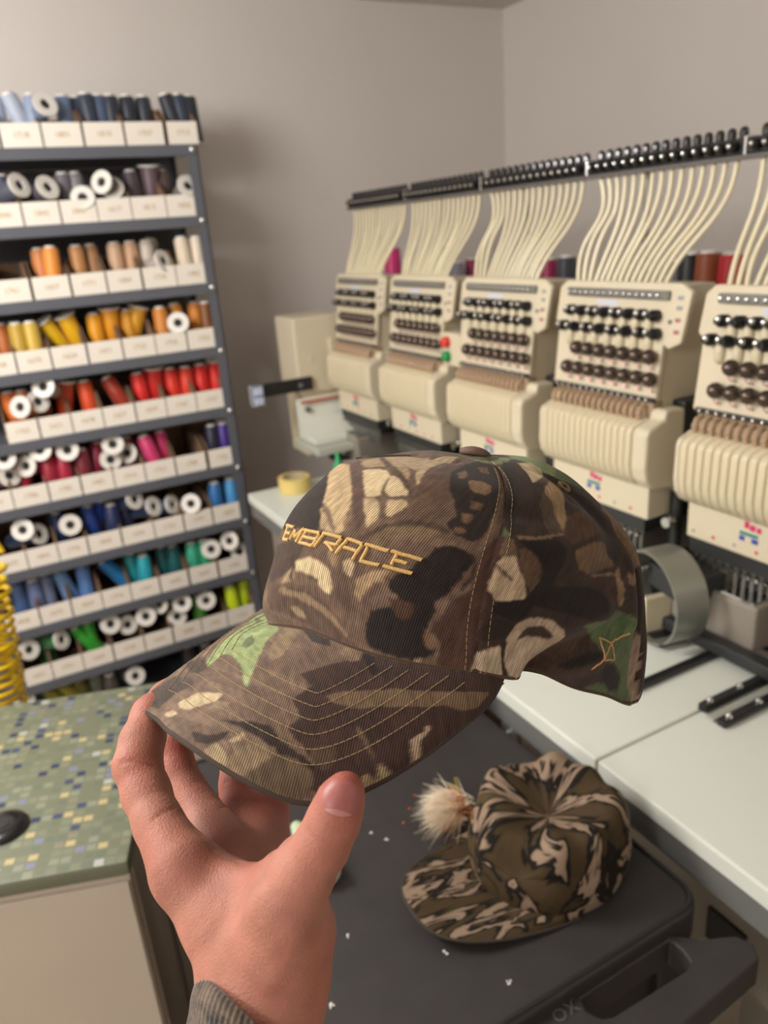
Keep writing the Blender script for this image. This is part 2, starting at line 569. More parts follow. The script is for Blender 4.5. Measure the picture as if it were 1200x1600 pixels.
# per shelf: (photo x, photo y, posture, colour, colour name, lean in degrees)
# s standing (y = its top), u standing on its narrow end with the white base up, f lying with the white base facing out (y = middle of the base)
CONES = {
    0: [(-12, 148, 's', '#a8b6cc', 'pale steel blue', 0), (12, 150, 's', '#b4c0d2', 'pale steel blue', -16), (41, 143, 's', '#96a5bd', 'steel blue', 0), (71, 162, 'f', '#7e90ad', 'steel blue', 0),
        (96, 148, 's', '#6d80a0', 'steel blue', 0), (111, 148, 's', '#2e3a50', 'dark navy', 0), (131, 146, 's', '#333c4e', 'slate navy', -4), (147, 139, 's', '#4c5d7c', 'slate blue', 0), (166, 145, 's', '#2e3544', 'charcoal blue', 0),
        (196, 148, 's', '#2b303c', 'charcoal', 0), (222, 155, 's', '#303644', 'charcoal', 0), (256, 150, 's', '#2a2f3b', 'charcoal', -14), (273, 145, 's', '#353f54', 'slate navy', -7), (292, 146, 's', '#272c37', 'charcoal', 0)],
    1: [(4, 282, 's', '#454a5c', 'slate grey', 0), (31, 289, 'f', '#5a5d6c', 'grey', 0), (75, 292, 'f', '#55515a', 'grey', 0), (98, 282, 's', '#77727a', 'mid grey', 0), (119, 284, 's', '#8d878c', 'light grey', 0), (129, 308, 'f', '#6a6468', 'grey', 0),
        (158, 284, 'f', '#6a6366', 'grey', 0), (175, 293, 'f', '#6b6264', 'grey', 0), (207, 294, 's', '#5a4c54', 'dark mauve', 0), (234, 272, 'u', '#6f5a62', 'mauve', 0), (251, 286, 's', '#6b564e', 'brown grey', 0), (294, 290, 'f', '#8d8580', 'pale grey', 0)],
    2: [(60, 395, 's', '#d98a4e', 'dull orange', 0), (76, 376, 's', '#f39a3e', 'light orange', 4), (118, 388, 's', '#c99058', 'tan', 0), (139, 398, 's', '#b98a5c', 'tan', 0), (177, 378, 's', '#d8b290', 'peach beige', 0), (203, 383, 's', '#d2a680', 'beige', 0),
        (231, 398, 's', '#d8cbbd', 'pale cream', 0), (244, 392, 's', '#cfc3b6', 'pale cream', 18), (256, 407, 'f', '#b8aca2', 'pale cream', 0), (281, 370, 's', '#ead9c2', 'cream', -4), (304, 362, 's', '#efe0cc', 'cream', 0)],
    3: [(-2, 500, 's', '#c06a28', 'dark orange', 0), (20, 500, 's', '#5e5424', 'dark olive', 0), (27, 520, 's', '#c9a43a', 'dull yellow', 0), (48, 514, 's', '#dcb94c', 'dull yellow', 0), (62, 492, 'u', '#f7c614', 'bright yellow', -30), (98, 486, 'u', '#f9bf12', 'bright yellow', -18),
        (143, 480, 's', '#f5a70e', 'amber', 0), (169, 478, 'u', '#f2a313', 'amber', 0), (197, 482, 's', '#d99413', 'gold', 0), (218, 484, 'u', '#e0a01a', 'gold', 18), (249, 480, 's', '#d98a34', 'orange tan', 0), (270, 472, 's', '#ef9a2c', 'light orange', -6),
        (278, 504, 'f', '#9b948c', 'grey', 0), (302, 467, 's', '#f2973a', 'light orange', 0), (322, 488, 's', '#8a5320', 'brown orange', 0)],
    4: [(8, 598, 's', '#f07a1e', 'orange', 0), (31, 605, 's', '#f0832c', 'orange', 0), (31, 636, 'f', '#d86c22', 'orange', 0), (67, 604, 'f', '#b8b0a6', 'grey', 0), (60, 627, 'f', '#c04a22', 'orange red', 0), (100, 590, 'u', '#c8431e', 'brick red', 10),
        (128, 586, 's', '#ef5524', 'orange red', -3), (164, 582, 's', '#b03a22', 'brick red', -22), (211, 573, 's', '#f22c28', 'bright red', -4), (239, 576, 'u', '#e02a24', 'bright red', 0), (263, 570, 's', '#ef3722', 'scarlet', -3), (287, 567, 's', '#f2422a', 'scarlet', 0),
        (310, 561, 's', '#f02a24', 'bright red', 0), (333, 559, 's', '#f3281f', 'bright red', 0)],
    5: [(6, 716, 'f', '#8c1c30', 'crimson', 0), (40, 728, 'f', '#8c1c30', 'crimson', 0), (15, 743, 'f', '#9a2034', 'crimson', 0), (42, 700, 's', '#c22a42', 'crimson red', 20), (62, 703, 'f', '#a02038', 'crimson', 0), (73, 718, 's', '#a41c36', 'crimson', 0),
        (96, 712, 's', '#b01c3e', 'crimson', 0), (105, 703, 'f', '#b4203f', 'crimson', 0), (124, 700, 's', '#7c1a30', 'dark crimson', 0), (150, 696, 's', '#9a1f3c', 'dark crimson', 14), (176, 694, 'f', '#7d2038', 'dark crimson', 0), (173, 718, 'f', '#ef7fa4', 'light pink', 0),
        (198, 708, 'f', '#d65a86', 'pink', 0), (194, 676, 's', '#b02a5c', 'magenta', 0), (224, 686, 's', '#d93a74', 'hot pink', -14), (248, 669, 's', '#ef3c7e', 'hot pink', 0), (331, 680, 's', '#1c1b38', 'dark navy', 0), (347, 662, 's', '#473090', 'violet', 0)],
    6: [(35, 828, 'f', '#1c2440', 'navy', 0), (62, 834, 'f', '#27406e', 'navy', 0), (84, 792, 's', '#1d3468', 'navy blue', 0), (110, 820, 'f', '#2b4a8c', 'navy blue', 0), (135, 784, 's', '#2346a0', 'royal blue', 0), (153, 784, 'u', '#2a58c4', 'royal blue', 14), (172, 788, 's', '#1a2a58', 'navy', 0), (190, 778, 's', '#182444', 'navy', 0),
        (211, 780, 'f', '#1f2f54', 'navy', 0), (241, 791, 'f', '#24365c', 'navy', 0), (270, 788, 'f', '#28406c', 'navy', 0), (298, 787, 'f', '#1c3050', 'navy', 0), (335, 762, 's', '#2a72b4', 'azure', 0), (359, 748, 's', '#4a9ad8', 'sky blue', 0)],
    7: [(22, 900, 's', '#5672a4', 'slate blue', 0), (50, 904, 's', '#6c7ca8', 'grey blue', 0), (66, 893, 's', '#8592b4', 'grey blue', 0), (88, 886, 's', '#78a4dc', 'light blue', -13), (125, 874, 's', '#6a9ade', 'light blue', 0), (160, 884, 's', '#1f86cc', 'azure', -34),
        (199, 868, 's', '#1aa0a8', 'teal', -4), (222, 866, 's', '#20a8ba', 'turquoise', 0), (250, 852, 's', '#135e60', 'dark teal', 0), (268, 850, 's', '#14666a', 'dark teal', 0), (298, 846, 's', '#35b08c', 'sea green', 0), (318, 850, 's', '#2aa070', 'sea green', 0), (330, 858, 'f', '#2a6c58', 'green', 0),
        (358, 845, 'f', '#3a4440', 'grey green', 0), (374, 862, 'f', '#3a3c3c', 'dark grey', 0)],
    8: [(46, 1015, 'f', '#205a40', 'dark green', 0), (67, 985, 's', '#1f7a3c', 'green', 0), (97, 999, 'f', '#2a6a3a', 'green', 0), (116, 984, 's', '#37b032', 'bright green', -28), (143, 978, 's', '#3cb434', 'bright green', 0), (173, 975, 'f', '#23462c', 'dark green', 0), (200, 976, 'f', '#2a4a30', 'dark green', 0), (228, 963, 'f', '#2f5a38', 'green', 0),
        (248, 944, 'f', '#2e6a34', 'green', 0), (284, 942, 'f', '#30552e', 'green', 0), (277, 963, 'f', '#385c30', 'green', 0), (322, 938, 'f', '#3c7a28', 'green', 0), (311, 945, 's', '#3f8f2c', 'grass green', 0), (359, 917, 's', '#d9f21a', 'neon yellow', -3), (380, 912, 's', '#dcf51e', 'neon yellow', 8)],
    9: [(38, 1091, 'f', '#4a4a20', 'olive', 0), (70, 1076, 's', '#95902a', 'olive yellow', -26), (94, 1070, 's', '#a09a30', 'olive yellow', -26), (116, 1062, 's', '#6e6a22', 'olive', -8), (148, 1050, 'u', '#6d7468', 'sage grey', 0), (170, 1052, 's', '#4a3f3a', 'dark brown', 0), (212, 1056, 'f', '#8c8a88', 'grey', 0),
        (292, 1008, 's', '#3c3a40', 'dark grey', 0), (320, 1004, 's', '#5b5064', 'dusky mauve', 0)],
}
NB = {}
for r, lst in CONES.items():
    zs = LEVELS[r] + .0146 + .0026
    seen = {}
    recs = []
    for (px, py, kd, hc, cn, lean) in sorted(lst, key=lambda c: c[2] != 'f'):
        if kd == 'f':
            yb = YF + .012
            p = at(px, py, 1, yb)
            zb = max(p[2], zs + .036)
            tip = max(zs + .02, zb - .045)
            ax = Vector((random.uniform(-.12, .12), .118, (tip - zb) if zb > zs + .045 else 0)).normalized()
            base = (p[0], yb, zb)
            pos = 'base outward'
        else:
            h = CH * math.cos(math.radians(lean))
            d = AX @ np.array([px - 600.0, 800.0 - py, -FPX])
            t = (zs + h - EYE) / d[2]
            yt = EYE and (d[1] * t)
            yt = min(max(yt if t > 0 else 2.6, YF + .042), YF + .085)
            p = at(px, py, 1, yt)
            lz = math.radians(lean)
            if kd == 's':
                ax = Vector((math.sin(lz), random.uniform(-.02, .05), math.cos(lz)))
                base = (p[0] - math.sin(lz) * CH, yt, zs + abs(math.sin(lz)) * .033)
                pos = 'leaning' if abs(lean) > 9 else 'upright'
            else:
                ax = Vector((-math.sin(lz), .12, -math.cos(lz)))
                base = (p[0], yt, zs + CH * math.cos(lz) + .012)
                pos = 'upended'
        if kd == 'f':
            for _ in range(3):
                for q in recs:
                    if q[7] == 'f' and math.hypot(q[1][0] - base[0], q[1][2] - base[2]) < .066 and abs(q[1][1] - base[1]) < .016:
                        yb += .018
                        p = at(px, py, 1, yb)
                        base = (p[0], yb, max(p[2], zs + .036))
        else:
            for q in recs:
                if q[7] != 'f' and math.hypot(q[1][0] - base[0], q[1][1] - base[1]) < .036:
                    base = (base[0] + (.010 if base[0] > q[1][0] else -.010), base[1] + .022, base[2])
        k = next((nn for (rr, nn, xa, xb) in BINS if rr == r and xa - .008 <= p[0] <= xb + .008), None)
        recs.append([px, base, ax, hc, cn, pos, k, kd])
    groups = {}
    for rec in recs:
        groups.setdefault((rec[4], rec[5], rec[6]), []).append(rec)
    for (cn, pos, k), rs in groups.items():
        rs.sort(key=lambda q: q[0])
        for i, rec in enumerate(rs):
            pre = '' if len(rs) == 1 else (['left ', 'right '][i] if len(rs) == 2 else ['left ', 'middle ', 'right '][min(i, 2)])
            where = 'in %s bin from post, %s shelf down' % (ORD[k], ORD[r + 1]) if k else ('on lowest visible shelf' if r == 9 else 'left end of %s shelf down' % ORD[r + 1])
            cone(rec[1], rec[2], rec[3], '%s%s thread cone %s %s' % (pre, cn, pos, where), 'thread cones on the grey shelves')
# ------------------------------------------------------------------ multi-head embroidery machine
CREAM = mat('cream_enamel', '#d5cab0', 0.42, var=0.03, scale=6)
CREAM2 = mat('cream_plastic', '#d2c6a8', 0.45, var=0.03, scale=8)
DARK = mat('dark_machine_metal', '#3a3c3c', 0.45, 0.4, var=0.15, scale=20)
BLACK = mat('black_plastic', '#1b1b1d', 0.35, var=0.1)
CHROME = mat('chrome', '#d6d6d6', 0.15, 1.0, var=0.03)
GREYM = mat('grey_metal', '#86867f', 0.4, 0.5, var=0.08)
TUBE = mat('ivory_thread_tube', '#e2d8b8', 0.35, var=0.03)
DISC = mat('brown_tension_disc', '#5e5249', 0.22, 0.7, var=0.1)
WHITEP = mat('white_enamel', '#dfe2d6', 0.35, var=0.02)
LEV = mat('tan_take_up_lever', '#b79c80', 0.4, 0.1)
PINK = mat('pink_print', '#d0326e', 0.5)
TEAL = mat('teal_print', '#2e8a84', 0.5)
BLUEP = mat('blue_print', '#3c4aa8', 0.5)
REDP = mat('red_print', '#c9473f', 0.5)
LILAC = mat('pale_print', '#cfd2e2', 0.5)
XF = 1.10
PITCH = .359
YC = [2.195 - PITCH * i for i in range(5)]
machine = empty('embroidery_machine', (1.25, 1.4, 0), 'cream multi-head embroidery machine with rows of knobs and fans of ivory thread tubes', 'embroidery machine')
mo = Vector(machine.location)


def W(p):
    return (p[0] - mo.x, p[1] - mo.y, p[2] - mo.z)


def mbox(x0, x1, y0, y1, z0, z1, name, m, parent=None, ch=0.0, off=None):
    o = off or mo
    return MB().box(x0 - o.x, x1 - o.x, y0 - o.y, y1 - o.y, z0 - o.z, z1 - o.z, ch).build(name, m, parent or machine)


# --- one sewing head; local origin at (XF, head middle, 0), x negative = towards the operator
def fx(z, out=0.0):
    return -(1.445 - z) * 0.12 - out


head = MB()
# body: sloped front, deep box behind
head.prism([(fx(1.44), 1.44), (fx(1.245), 1.245), (fx(1.245) + .01, 1.02), (.10, 1.02), (.15, 1.10), (.15, 1.40), (.11, 1.44)], 1, -.132, .132)
head_o = head.build('sewing_head', CREAM)
head_o.parent = machine
H = head_o
# face plate with ears
fp = MB()
poly = [(.128, 1.449), (.145, 1.435), (.150, 1.372), (.138, 1.362), (.138, 1.245), (-.138, 1.245), (-.138, 1.345), (-.150, 1.338), (-.176, 1.350), (-.186, 1.435), (-.162, 1.449)]
n = len(poly)
vs = [(fx(z, .008), y, z) for y, z in poly] + [(fx(z, -.004), y, z) for y, z in poly]
fs = [tuple(range(n)), tuple(reversed(range(n, 2 * n)))] + [(i, (i + 1) % n, n + (i + 1) % n, n + i) for i in range(n)]
fp.add(vs, fs)
fpo = fp.build('face_plate', CREAM, H)
bv = fpo.modifiers.new('bevel', 'BEVEL')
bv.width = .003
bv.segments = 2


def tilt():
    return (0, math.atan(.12), 0)


def fbox(y0, y1, z0, z1, out, name, m, base=0.006, ch=0.0):
    zc = (z0 + z1) / 2
    mb = MB()
    mb.box(fx(zc, out), fx(zc, base), y0, y1, z0, z1, ch)
    return mb.build(name, m, H)


fbox(-.142, .115, 1.421, 1.437, .016, 'guide_strip', GREYM, ch=.002)
bead_me = MB().sphere((0, 0, 0), .0042, 8, 6).mesh('guide_bead', CHROME, True)
for i in range(15):
    inst(bead_me, 'guide_bead', H, (fx(1.429, .017), .108 - i * .0163, 1.429))
fbox(-.02, .035, 1.405, 1.415, .0085, 'logo_patch', LILAC)
knob_me = MB().lathe([(0, .0105), (.6, .0105), (.75, .0075), (1, .006)], (0, 0, 0), (-.024, 0, .002), 12).mesh('peg_knob', BLACK, True)
tip_me = MB().sphere((-.0255, 0, .0025), .0052, 8, 6).mesh('peg_tip', CHROME, True)
slot_me = MB().lathe([(0, .001), (.08, .007), (.25, .0098), (.75, .0098), (.92, .007), (1, .001)], (0, 0, .018), (0, 0, -.018), 10).mesh('peg_slot', CREAM2, True)
for (zr, ya, yb, nn) in ((1.394, .098, -.118, 8), (1.363, .116, -.124, 8)):
    fbox(yb - .004, ya + .004, zr - .004, zr + .006, .018, 'knob_bar', BLACK)
    for i in range(nn):
        y = ya + (yb - ya) * i / (nn - 1)
        inst(knob_me, 'peg_knob', H, (fx(zr, .008), y, zr))
        inst(tip_me, 'peg_tip', H, (fx(zr, .008), y + (.006 if i % 2 else -.004), zr + .003))
        if i < nn - 1:
            ym = y + (yb - ya) / (nn - 1) / 2
            inst(slot_me, 'peg_slot', H, (fx(zr - .02, .009), ym, zr - .021))
disc_me = MB().lathe([(0, .004), (.1, .0075), (.3, .0128), (.42, .0135), (.5, .011), (.6, .0132), (.75, .0118), (.92, .007), (1, .002)], (0, 0, 0), (-.027, 0, .003), 14).mesh('tension_disc', DISC, True, 60)
spring_me = MB().tube([(-.004, 0, -.008), (-.012, .004, -.015), (-.012, -.002, -.020), (-.004, -.006, -.021)], .0012, 5).mesh('check_spring', mat('copper_spring', '#b5697a', 0.3, 0.6), True)
for (zr, ya, yb, nn) in ((1.323, .066, -.122, 7), (1.284, .088, -.130, 8)):
    for i in range(nn):
        y = ya + (yb - ya) * i / (nn - 1)
        inst(disc_me, 'tension_disc', H, (fx(zr, .008), y, zr))
        inst(spring_me, 'check_spring', H, (fx(zr, .008), y, zr))
fbox(-.138, .128, 1.243, 1.251, .014, 'lower_guide_bar', DARK, ch=.001)
for i in range(15):
    inst(bead_me, 'guide_bead', H, (fx(1.247, .015), .118 - i * .0172, 1.247), scale=(.8, .8, .8))
# ear markings
mk = MB()
for i, zz in enumerate((1.425, 1.408, 1.388, 1.368)):
    mk.box(fx(zz, .009), fx(zz, .0078), -.170, -.158, zz - .003, zz + .004)
mk.build('ear_print', mat('grey_print', '#9a9fa2', 0.5), H)
for zz, mm in ((1.388, REDP), (1.368, REDP)):
    MB().cyl((fx(zz, .0095), -.164, zz), (fx(zz, .008), -.164, zz), .0035, n=10).build('ear_mark', mm, H)
MB().cyl((fx(1.39, .011), -.148, 1.385), (fx(1.39, .006), -.148, 1.385), .004, n=10).build('ear_screw', GREYM, H)
# take-up levers
lev_me = MB().tube([(0, 0, 0), (-.016, 0, -.004), (-.022, 0, -.016), (-.018, 0, -.030)], [.0035, .0045, .005, .004], 6).mesh('take_up_lever', LEV, True)
for i in range(15):
    inst(lev_me, 'take_up_lever', H, (fx(1.238, .004), .116 - i * .0166, 1.238))
MB().box(fx(1.22, .004), fx(1.22, -.02), -.134, .126, 1.196, 1.242).build('lever_recess', mat('tan_recess', '#a58e74', 0.6), H)
# ribbed needle-case cover
prof = [(-.036, 1.214), (-.048, 1.211), (-.072, 1.202), (-.077, 1.192), (-.079, 1.130), (-.074, 1.108), (-.062, 1.092), (-.046, 1.083), (-.030, 1.081), (-.030, 1.214)]
rib = MB()
n = len(prof)
hw = .0079
inner = [(x + .003, z) for x, z in prof]
vs, fs = [], []
for (yy, pr) in ((-hw, inner), (-hw + .0022, prof), (hw - .0022, prof), (hw, inner)):
    vs += [(x, yy, z) for x, z in pr]
for j in range(3):
    for i in range(n):
        k = (i + 1) % n
        fs.append((j * n + i, j * n + k, (j + 1) * n + k, (j + 1) * n + i))
fs += [tuple(range(n)), tuple(reversed(range(3 * n, 4 * n)))]
rib.add(vs, fs)
rib_me = rib.mesh('cover_rib', CREAM2, True, 50)
for i in range(15):
    inst(rib_me, 'cover_rib', H, (0, .113 - i * .0166, 0))
for (y0, y1) in ((.122, .131), (-.164, -.128)):
    sh = MB()
    sh.prism([(x * .985, z) for x, z in prof[:-1]] + [(.02, 1.081), (.02, 1.23), (-.03, 1.232)], 1, y0, y1)
    so = sh.build('cover_end', CREAM, H)
    b2 = so.modifiers.new('bevel', 'BEVEL')
    b2.width = .006 if y0 < 0 else .002
    b2.segments = 2
# lower panel with printing
MB().box(-.050, .01, -.150, .118, 1.022, 1.100, .003).build('lower_panel', CREAM, H)
for (dy, zz, mm, w_, h_) in ((-.012, 1.075, PINK, .010, .010), (-.001, 1.078, PINK, .008, .012), (-.024, 1.074, PINK, .008, .009), (-.006, 1.062, TEAL, .034, .006), (-.018, 1.053, BLUEP, .012, .008), (.006, 1.053, BLUEP, .010, .008)):
    MB().box(-.0508, -.0495, dy - w_ / 2, dy + w_ / 2, zz - h_ / 2, zz + h_ / 2).build('logo_print', mm, H)
for i in range(6):
    MB().box(-.0508, -.0495, .10 - i * .042, .106 - i * .042, 1.033, 1.038).build('panel_mark', REDP if i % 2 else MATS['grey_print'], H)
# needle clamps, needles and presser feet
MB().box(-.046, .0, -.140, .112, .994, 1.022).build('needle_bar_block', DARK, H)
clamp_me = MB().lathe([(0, .0055), (.3, .0055), (.35, .0045), (.65, .0045), (.7, .003), (1, .0025)], (0, 0, 0), (0, 0, -.062), 8).mesh('needle_clamp', GREYM, True)
screw_me = MB().cyl((0, 0, 0), (-.010, 0, 0), .004, .003, 8).mesh('clamp_screw', CHROME, True)
for i in range(15):
    y = .102 - i * .0163
    inst(clamp_me, 'needle_clamp', H, (-.036, y, .998))
    inst(screw_me, 'clamp_screw', H, (-.041, y, .986))
MB().box(.0, .20, -.09, .09, .98, 1.12, .004).build('rear_arm', DARK, H)
# side screws and hole on the near flank
for (xx, zz, rr) in ((.02, 1.18, .006), (.05, 1.14, .008), (.06, 1.20, .006), (-.01, 1.11, .005)):
    MB().cyl((xx, -.1315, zz), (xx, -.136, zz), rr, n=10).build('side_screw', DARK, H)
head_o.location = (XF - mo.x, YC[0] - mo.y, 0)
for i in range(1, 5):
    c = copy_tree(head_o, machine)
    c.location = (XF - mo.x, YC[i] - mo.y, 0)

# --- start/stop box between the second and third heads
sbx = mbox(1.075, 1.12, 1.618, 1.700, 1.232, 1.315, 'start_stop_box', CREAM, ch=.003)
for zz, mm in ((1.292, mat('red_button', '#d63a2c', 0.3)), (1.256, mat('green_button', '#1f8f4a', 0.3))):
    MB().lathe([(0, .0135), (.7, .0135), (.9, .011), (1, .006)], W((1.0755, 1.672, zz)), W((1.058, 1.672, zz)), 16).build('push_button', mm, sbx, True)

# --- thread rail above the heads
ZR = 1.655
rail = mbox(1.152, 1.172, .44, 2.335, ZR - .012, ZR + .012, 'thread_rail', BLACK, ch=.002)
mbox(1.146, 1.176, .44, 2.335, ZR - .020, ZR - .013, 'clear_strip', mat('clear_grey_plastic', '#5d5b58', 0.25), rail)
bk_me = MB().lathe([(0, .008), (.5, .009), (.8, .007), (1, .004)], (0, 0, 0), (-.016, 0, .001), 8).mesh('rail_bead', BLACK, True)
bt_me = MB().lathe([(0, .007), (.55, .0075), (.85, .006), (1, .003)], (0, 0, 0), (0, 0, .017), 8).mesh('rail_post', mat('smoky_bead', '#4b4a4b', 0.15, 0.6), True)
bc_me = MB().sphere((0, 0, 0), .0042, 8, 6).mesh('rail_bead_tip', CHROME, True)
TUBES = []
for h in range(5):
    y1 = YC[h] + .118
    y0 = y1 - .318
    ys = [y1 + (y0 - y1) * i / 14 for i in range(15)]
    for y in ys:
        inst(bk_me, 'rail_bead', rail, W((1.152, y, ZR)))
        inst(bt_me, 'rail_post', rail, W((1.163, y - .006, ZR + .012)))
        inst(bc_me, 'rail_bead_tip', rail, W((1.136, y, ZR + .001)))
    if h < 4:
        mbox(1.148, 1.178, y0 - .023, y0 - .017, ZR - .018, ZR + .015, 'rail_bracket', CHROME, rail, .002)

rnd = random.Random(3)
for h in range(5):
    y1 = YC[h] + .112
    y0 = y1 - .310
    for i in range(15):
        t = i / 14
        yb = y1 + (y0 - y1) * t            # at the rail
        yh = YC[h] + .122 - .225 * t       # at the head
        a = Vector(W((1.162, yb, ZR - .018)))
        e = Vector(W((1.118, yh, 1.443)))
        sag = rnd.uniform(-.006, .006)
        mid1 = a + Vector((0, 0, -.085 - .02 * rnd.random()))
        mid2 = e + Vector((.028, (-.012 if i > 2 else .012) + sag, .075 + .015 * rnd.random()))
        if h in (2, 3) and i < 3:          # a few loose tubes loop out towards the far side
            mid2 += Vector((0, .03 - .02 * i, .03 + .015 * i))
            mid1 += Vector((0, -.045 + .015 * i, -.01))
        pts = []
        for k in range(15):
            u = k / 14
            pts.append(a * (1 - u) ** 3 + mid1 * 3 * u * (1 - u) ** 2 + mid2 * 3 * u * u * (1 - u) + e * u ** 3)
        MB().tube(pts, .0046, 7).build('thread_tube', TUBE, machine, True)
for y in (.80, 1.19, 1.55, 1.91, 2.27):
    MB().cyl(W((1.19, y - .055, 1.30)), W((1.19, y - .055, ZR)), .006, n=8).build('rail_support_rod', GREYM, machine, True)

# --- beam, rack and arms behind the heads
mbox(1.26, 1.50, .30, 2.42, 1.06, 1.30, 'main_beam', mat('beam_enamel', '#4d4a45', 0.5), ch=.005)
mbox(1.38, 1.62, .30, 2.76, 1.312, 1.326, 'cone_rack', mat('rack_enamel', '#3c3d40', 0.4), ch=.002)
for h in range(5):
    y = YC[h]
    # free arm (bed) under each head with its needle plate
    b = mbox(1.02, 1.30, y - .055, y + .055, .872, .955, 'bed_arm', mat('bed_grey', '#8f877c', 0.45), ch=.006)
    mbox(1.025, 1.07, y - .045, y + .045, .955, .959, 'needle_plate', CHROME, b)
    g = mbox(1.12, 1.26, y - .16, y - .13, 1.02, 1.24, 'drive_bracket', DARK, ch=.004)
    MB().cyl(W((1.10, y - .145, 1.08)), W((1.10, y - .245, 1.08)), .006, n=8).build('link_rod', CHROME, g, True)
    MB().cyl(W((1.11, y - .165, .96)), W((1.11, y - .165, 1.14)), .011, n=10).build('drive_shaft', DARK, g, True)
    MB().cyl(W((1.085, y - .175, 1.02)), W((1.07, y - .175, 1.02)), .013, .010, n=12).build('drive_nut', CHROME, g, True)
mbox(1.30, 1.46, .25, 2.40, .70, 1.06, 'lower_beam', DARK, ch=.004)
# moving frame rail in front of the needles
mbox(.985, 1.012, .35, 2.30, .862, .885, 'pantograph_rail', DARK, ch=.003)
mbox(.90, 1.02, 1.72, 2.08, .905, .913, 'frame_plate', mat('brushed_plate', '#a8a9a4', 0.35, 0.5), ch=.002)

# --- cap driver: open drum ring under the fourth head
CDY = .826
drv = MB()
rr, ww, tt = .085, .062, .004
N = 40
vs, fs = [], []
for k in range(N + 1):
    an = math.radians(-140 + 350 * k / N)
    for (r_, xo) in ((rr, -ww), (rr, 0), (rr - tt, 0), (rr - tt, -ww)):
        vs.append((xo, math.sin(an) * r_, math.cos(an) * r_))
for k in range(N):
    for j in range(4):
        fs.append((4 * k + j, 4 * k + (j + 1) % 4, 4 * k + 4 + (j + 1) % 4, 4 * k + 4 + j))
fs += [(0, 1, 2, 3), (4 * N + 3, 4 * N + 2, 4 * N + 1, 4 * N)]
drv.add(vs, fs)
RING = mat('brushed_ring_steel', '#8f9188', 0.38, 0.6)
dro = drv.build('cap_driver_ring', RING, machine, True)
dro.location = W((1.0, CDY + .02, .938))
dro.rotation_euler = (0, 0, math.radians(-12))
MB().box(-.055, .0, .012, .026, -.079, -.01, .003).build('ring_strut', CREAM2, dro)
MB().box(-.03, .06, -.05, .05, .0, .045, .006).build('driver_block', DARK, dro)
MB().cyl((-.035, .045, .035), (-.05, .045, .035), .009, n=12).build('driver_knob', CHROME, dro, True)
MB().box(-.05, .03, -.03, .03, -.087, -.080, .002).build('ring_foot', BLACK, dro)
MB().box(.0, .14, -.04, .04, -.055, .04, .006).build('driver_carriage', MATS['bed_grey'], dro)

# --- far end housing, control arm and its buttons
hs = mbox(.932, 1.10, 2.36, 2.52, 1.075, 1.325, 'end_housing', CREAM, ch=.006)
MB().cyl(W((.985, 2.361, 1.19)), W((.985, 2.356, 1.19)), .008, n=10).build('housing_screw', CREAM2, hs)
mbox(1.05, 1.09, 2.345, 2.362, 1.20, 1.25, 'housing_latch', CREAM2, hs, .004)
mbox(.945, 1.10, 2.37, 2.52, .86, 1.075, 'end_column', CREAM2, ch=.006)
mbox(.985, 1.075, 2.365, 2.372, .875, .955, 'opening_shade', mat('opening_dark', '#3d3a36', 0.7))  # dark slab paints the shade inside the column's opening
arm = mbox(.765, .975, 2.345, 2.36, 1.093, 1.135, 'control_arm', BLACK, ch=.002)
mbox(.760, .800, 2.335, 2.37, 1.068, 1.135, 'button_box', mat('button_box_grey', '#8b8f9a', 0.4), arm, .003)
for zz in (1.117, 1.086):  # buttons in plain pale blue plastic
    mbox(.765, .795, 2.327, 2.336, zz - .012, zz + .012, 'pale_button', mat('pale_blue_button', '#bcc6de', 0.3), arm, .003)
MB().cyl(W((.93, 2.344, 1.113)), W((.93, 2.341, 1.113)), .008, n=10).build('arm_label', mat('grey_label', '#6d6d6d', 0.5), arm)
# slanted operator housing with a red line and the shelf below it
wd = MB()
wd.prism([(y - mo.y, z) for y, z in ((2.34, .995), (2.27, .965), (2.22, .955), (2.22, .938), (2.36, .938), (2.37, 1.06), (2.355, 1.065))], 0, .915 - mo.x, 1.08 - mo.x)
wdo = wd.build('operator_housing', WHITEP, machine)
mbox(.925, 1.075, 2.336, 2.342, 1.052, 1.060, 'red_line', mat('red_line', '#b85a48', 0.5), wdo)
MB().cyl(W((.945, 2.343, 1.03)), W((.945, 2.333, 1.03)), .010, n=12).build('small_knob', GREYM, wdo)
mbox(.895, 1.08, 2.17, 2.36, .912, .936, 'operator_shelf', mat('pale_grey_enamel', '#b9bdb0', 0.4), ch=.004)
# machine stand under the table
STAND = mat('stand_enamel', '#8a8479', 0.5, var=0.06)
st = mbox(.735, .80, .15, 2.25, .56, .70, 'stand_rail', STAND, ch=.004)
for yy in (.40, .50, .64, .78, .95, 1.2):
    mbox(.730, .737, yy - .03, yy + .03, .60, .655, 'slot_shade', mat('slot_dark', '#2b2a2a', 0.6), st)  # dark blocks paint the shade in the rail's holes
for yy in (.6, 1.6, 2.1):
    mbox(1.0, 1.08, yy - .04, yy + .04, 0, .84, 'stand_leg', STAND, ch=.004)
mbox(.80, 1.30, .15, 2.25, .50, .54, 'stand_deck', DARK)
for (yy, mm) in ((.985, mat('brown_block', '#5a4030', 0.6)), (1.12, DARK)):
    mbox(.66, .74, yy - .05, yy + .05, .70, .80, 'table_bracket', mm, st, .004)

# ------------------------------------------------------------------ machine table
ZTB = .85
XT = .647
TOPM = mat('white_table_laminate', '#dbe0d6', 0.35, var=0.015, scale=4)
table = empty('machine_table', (.9, 1.2, 0), 'white panelled table along the front of the embroidery machine', 'table')
to = Vector(table.location)


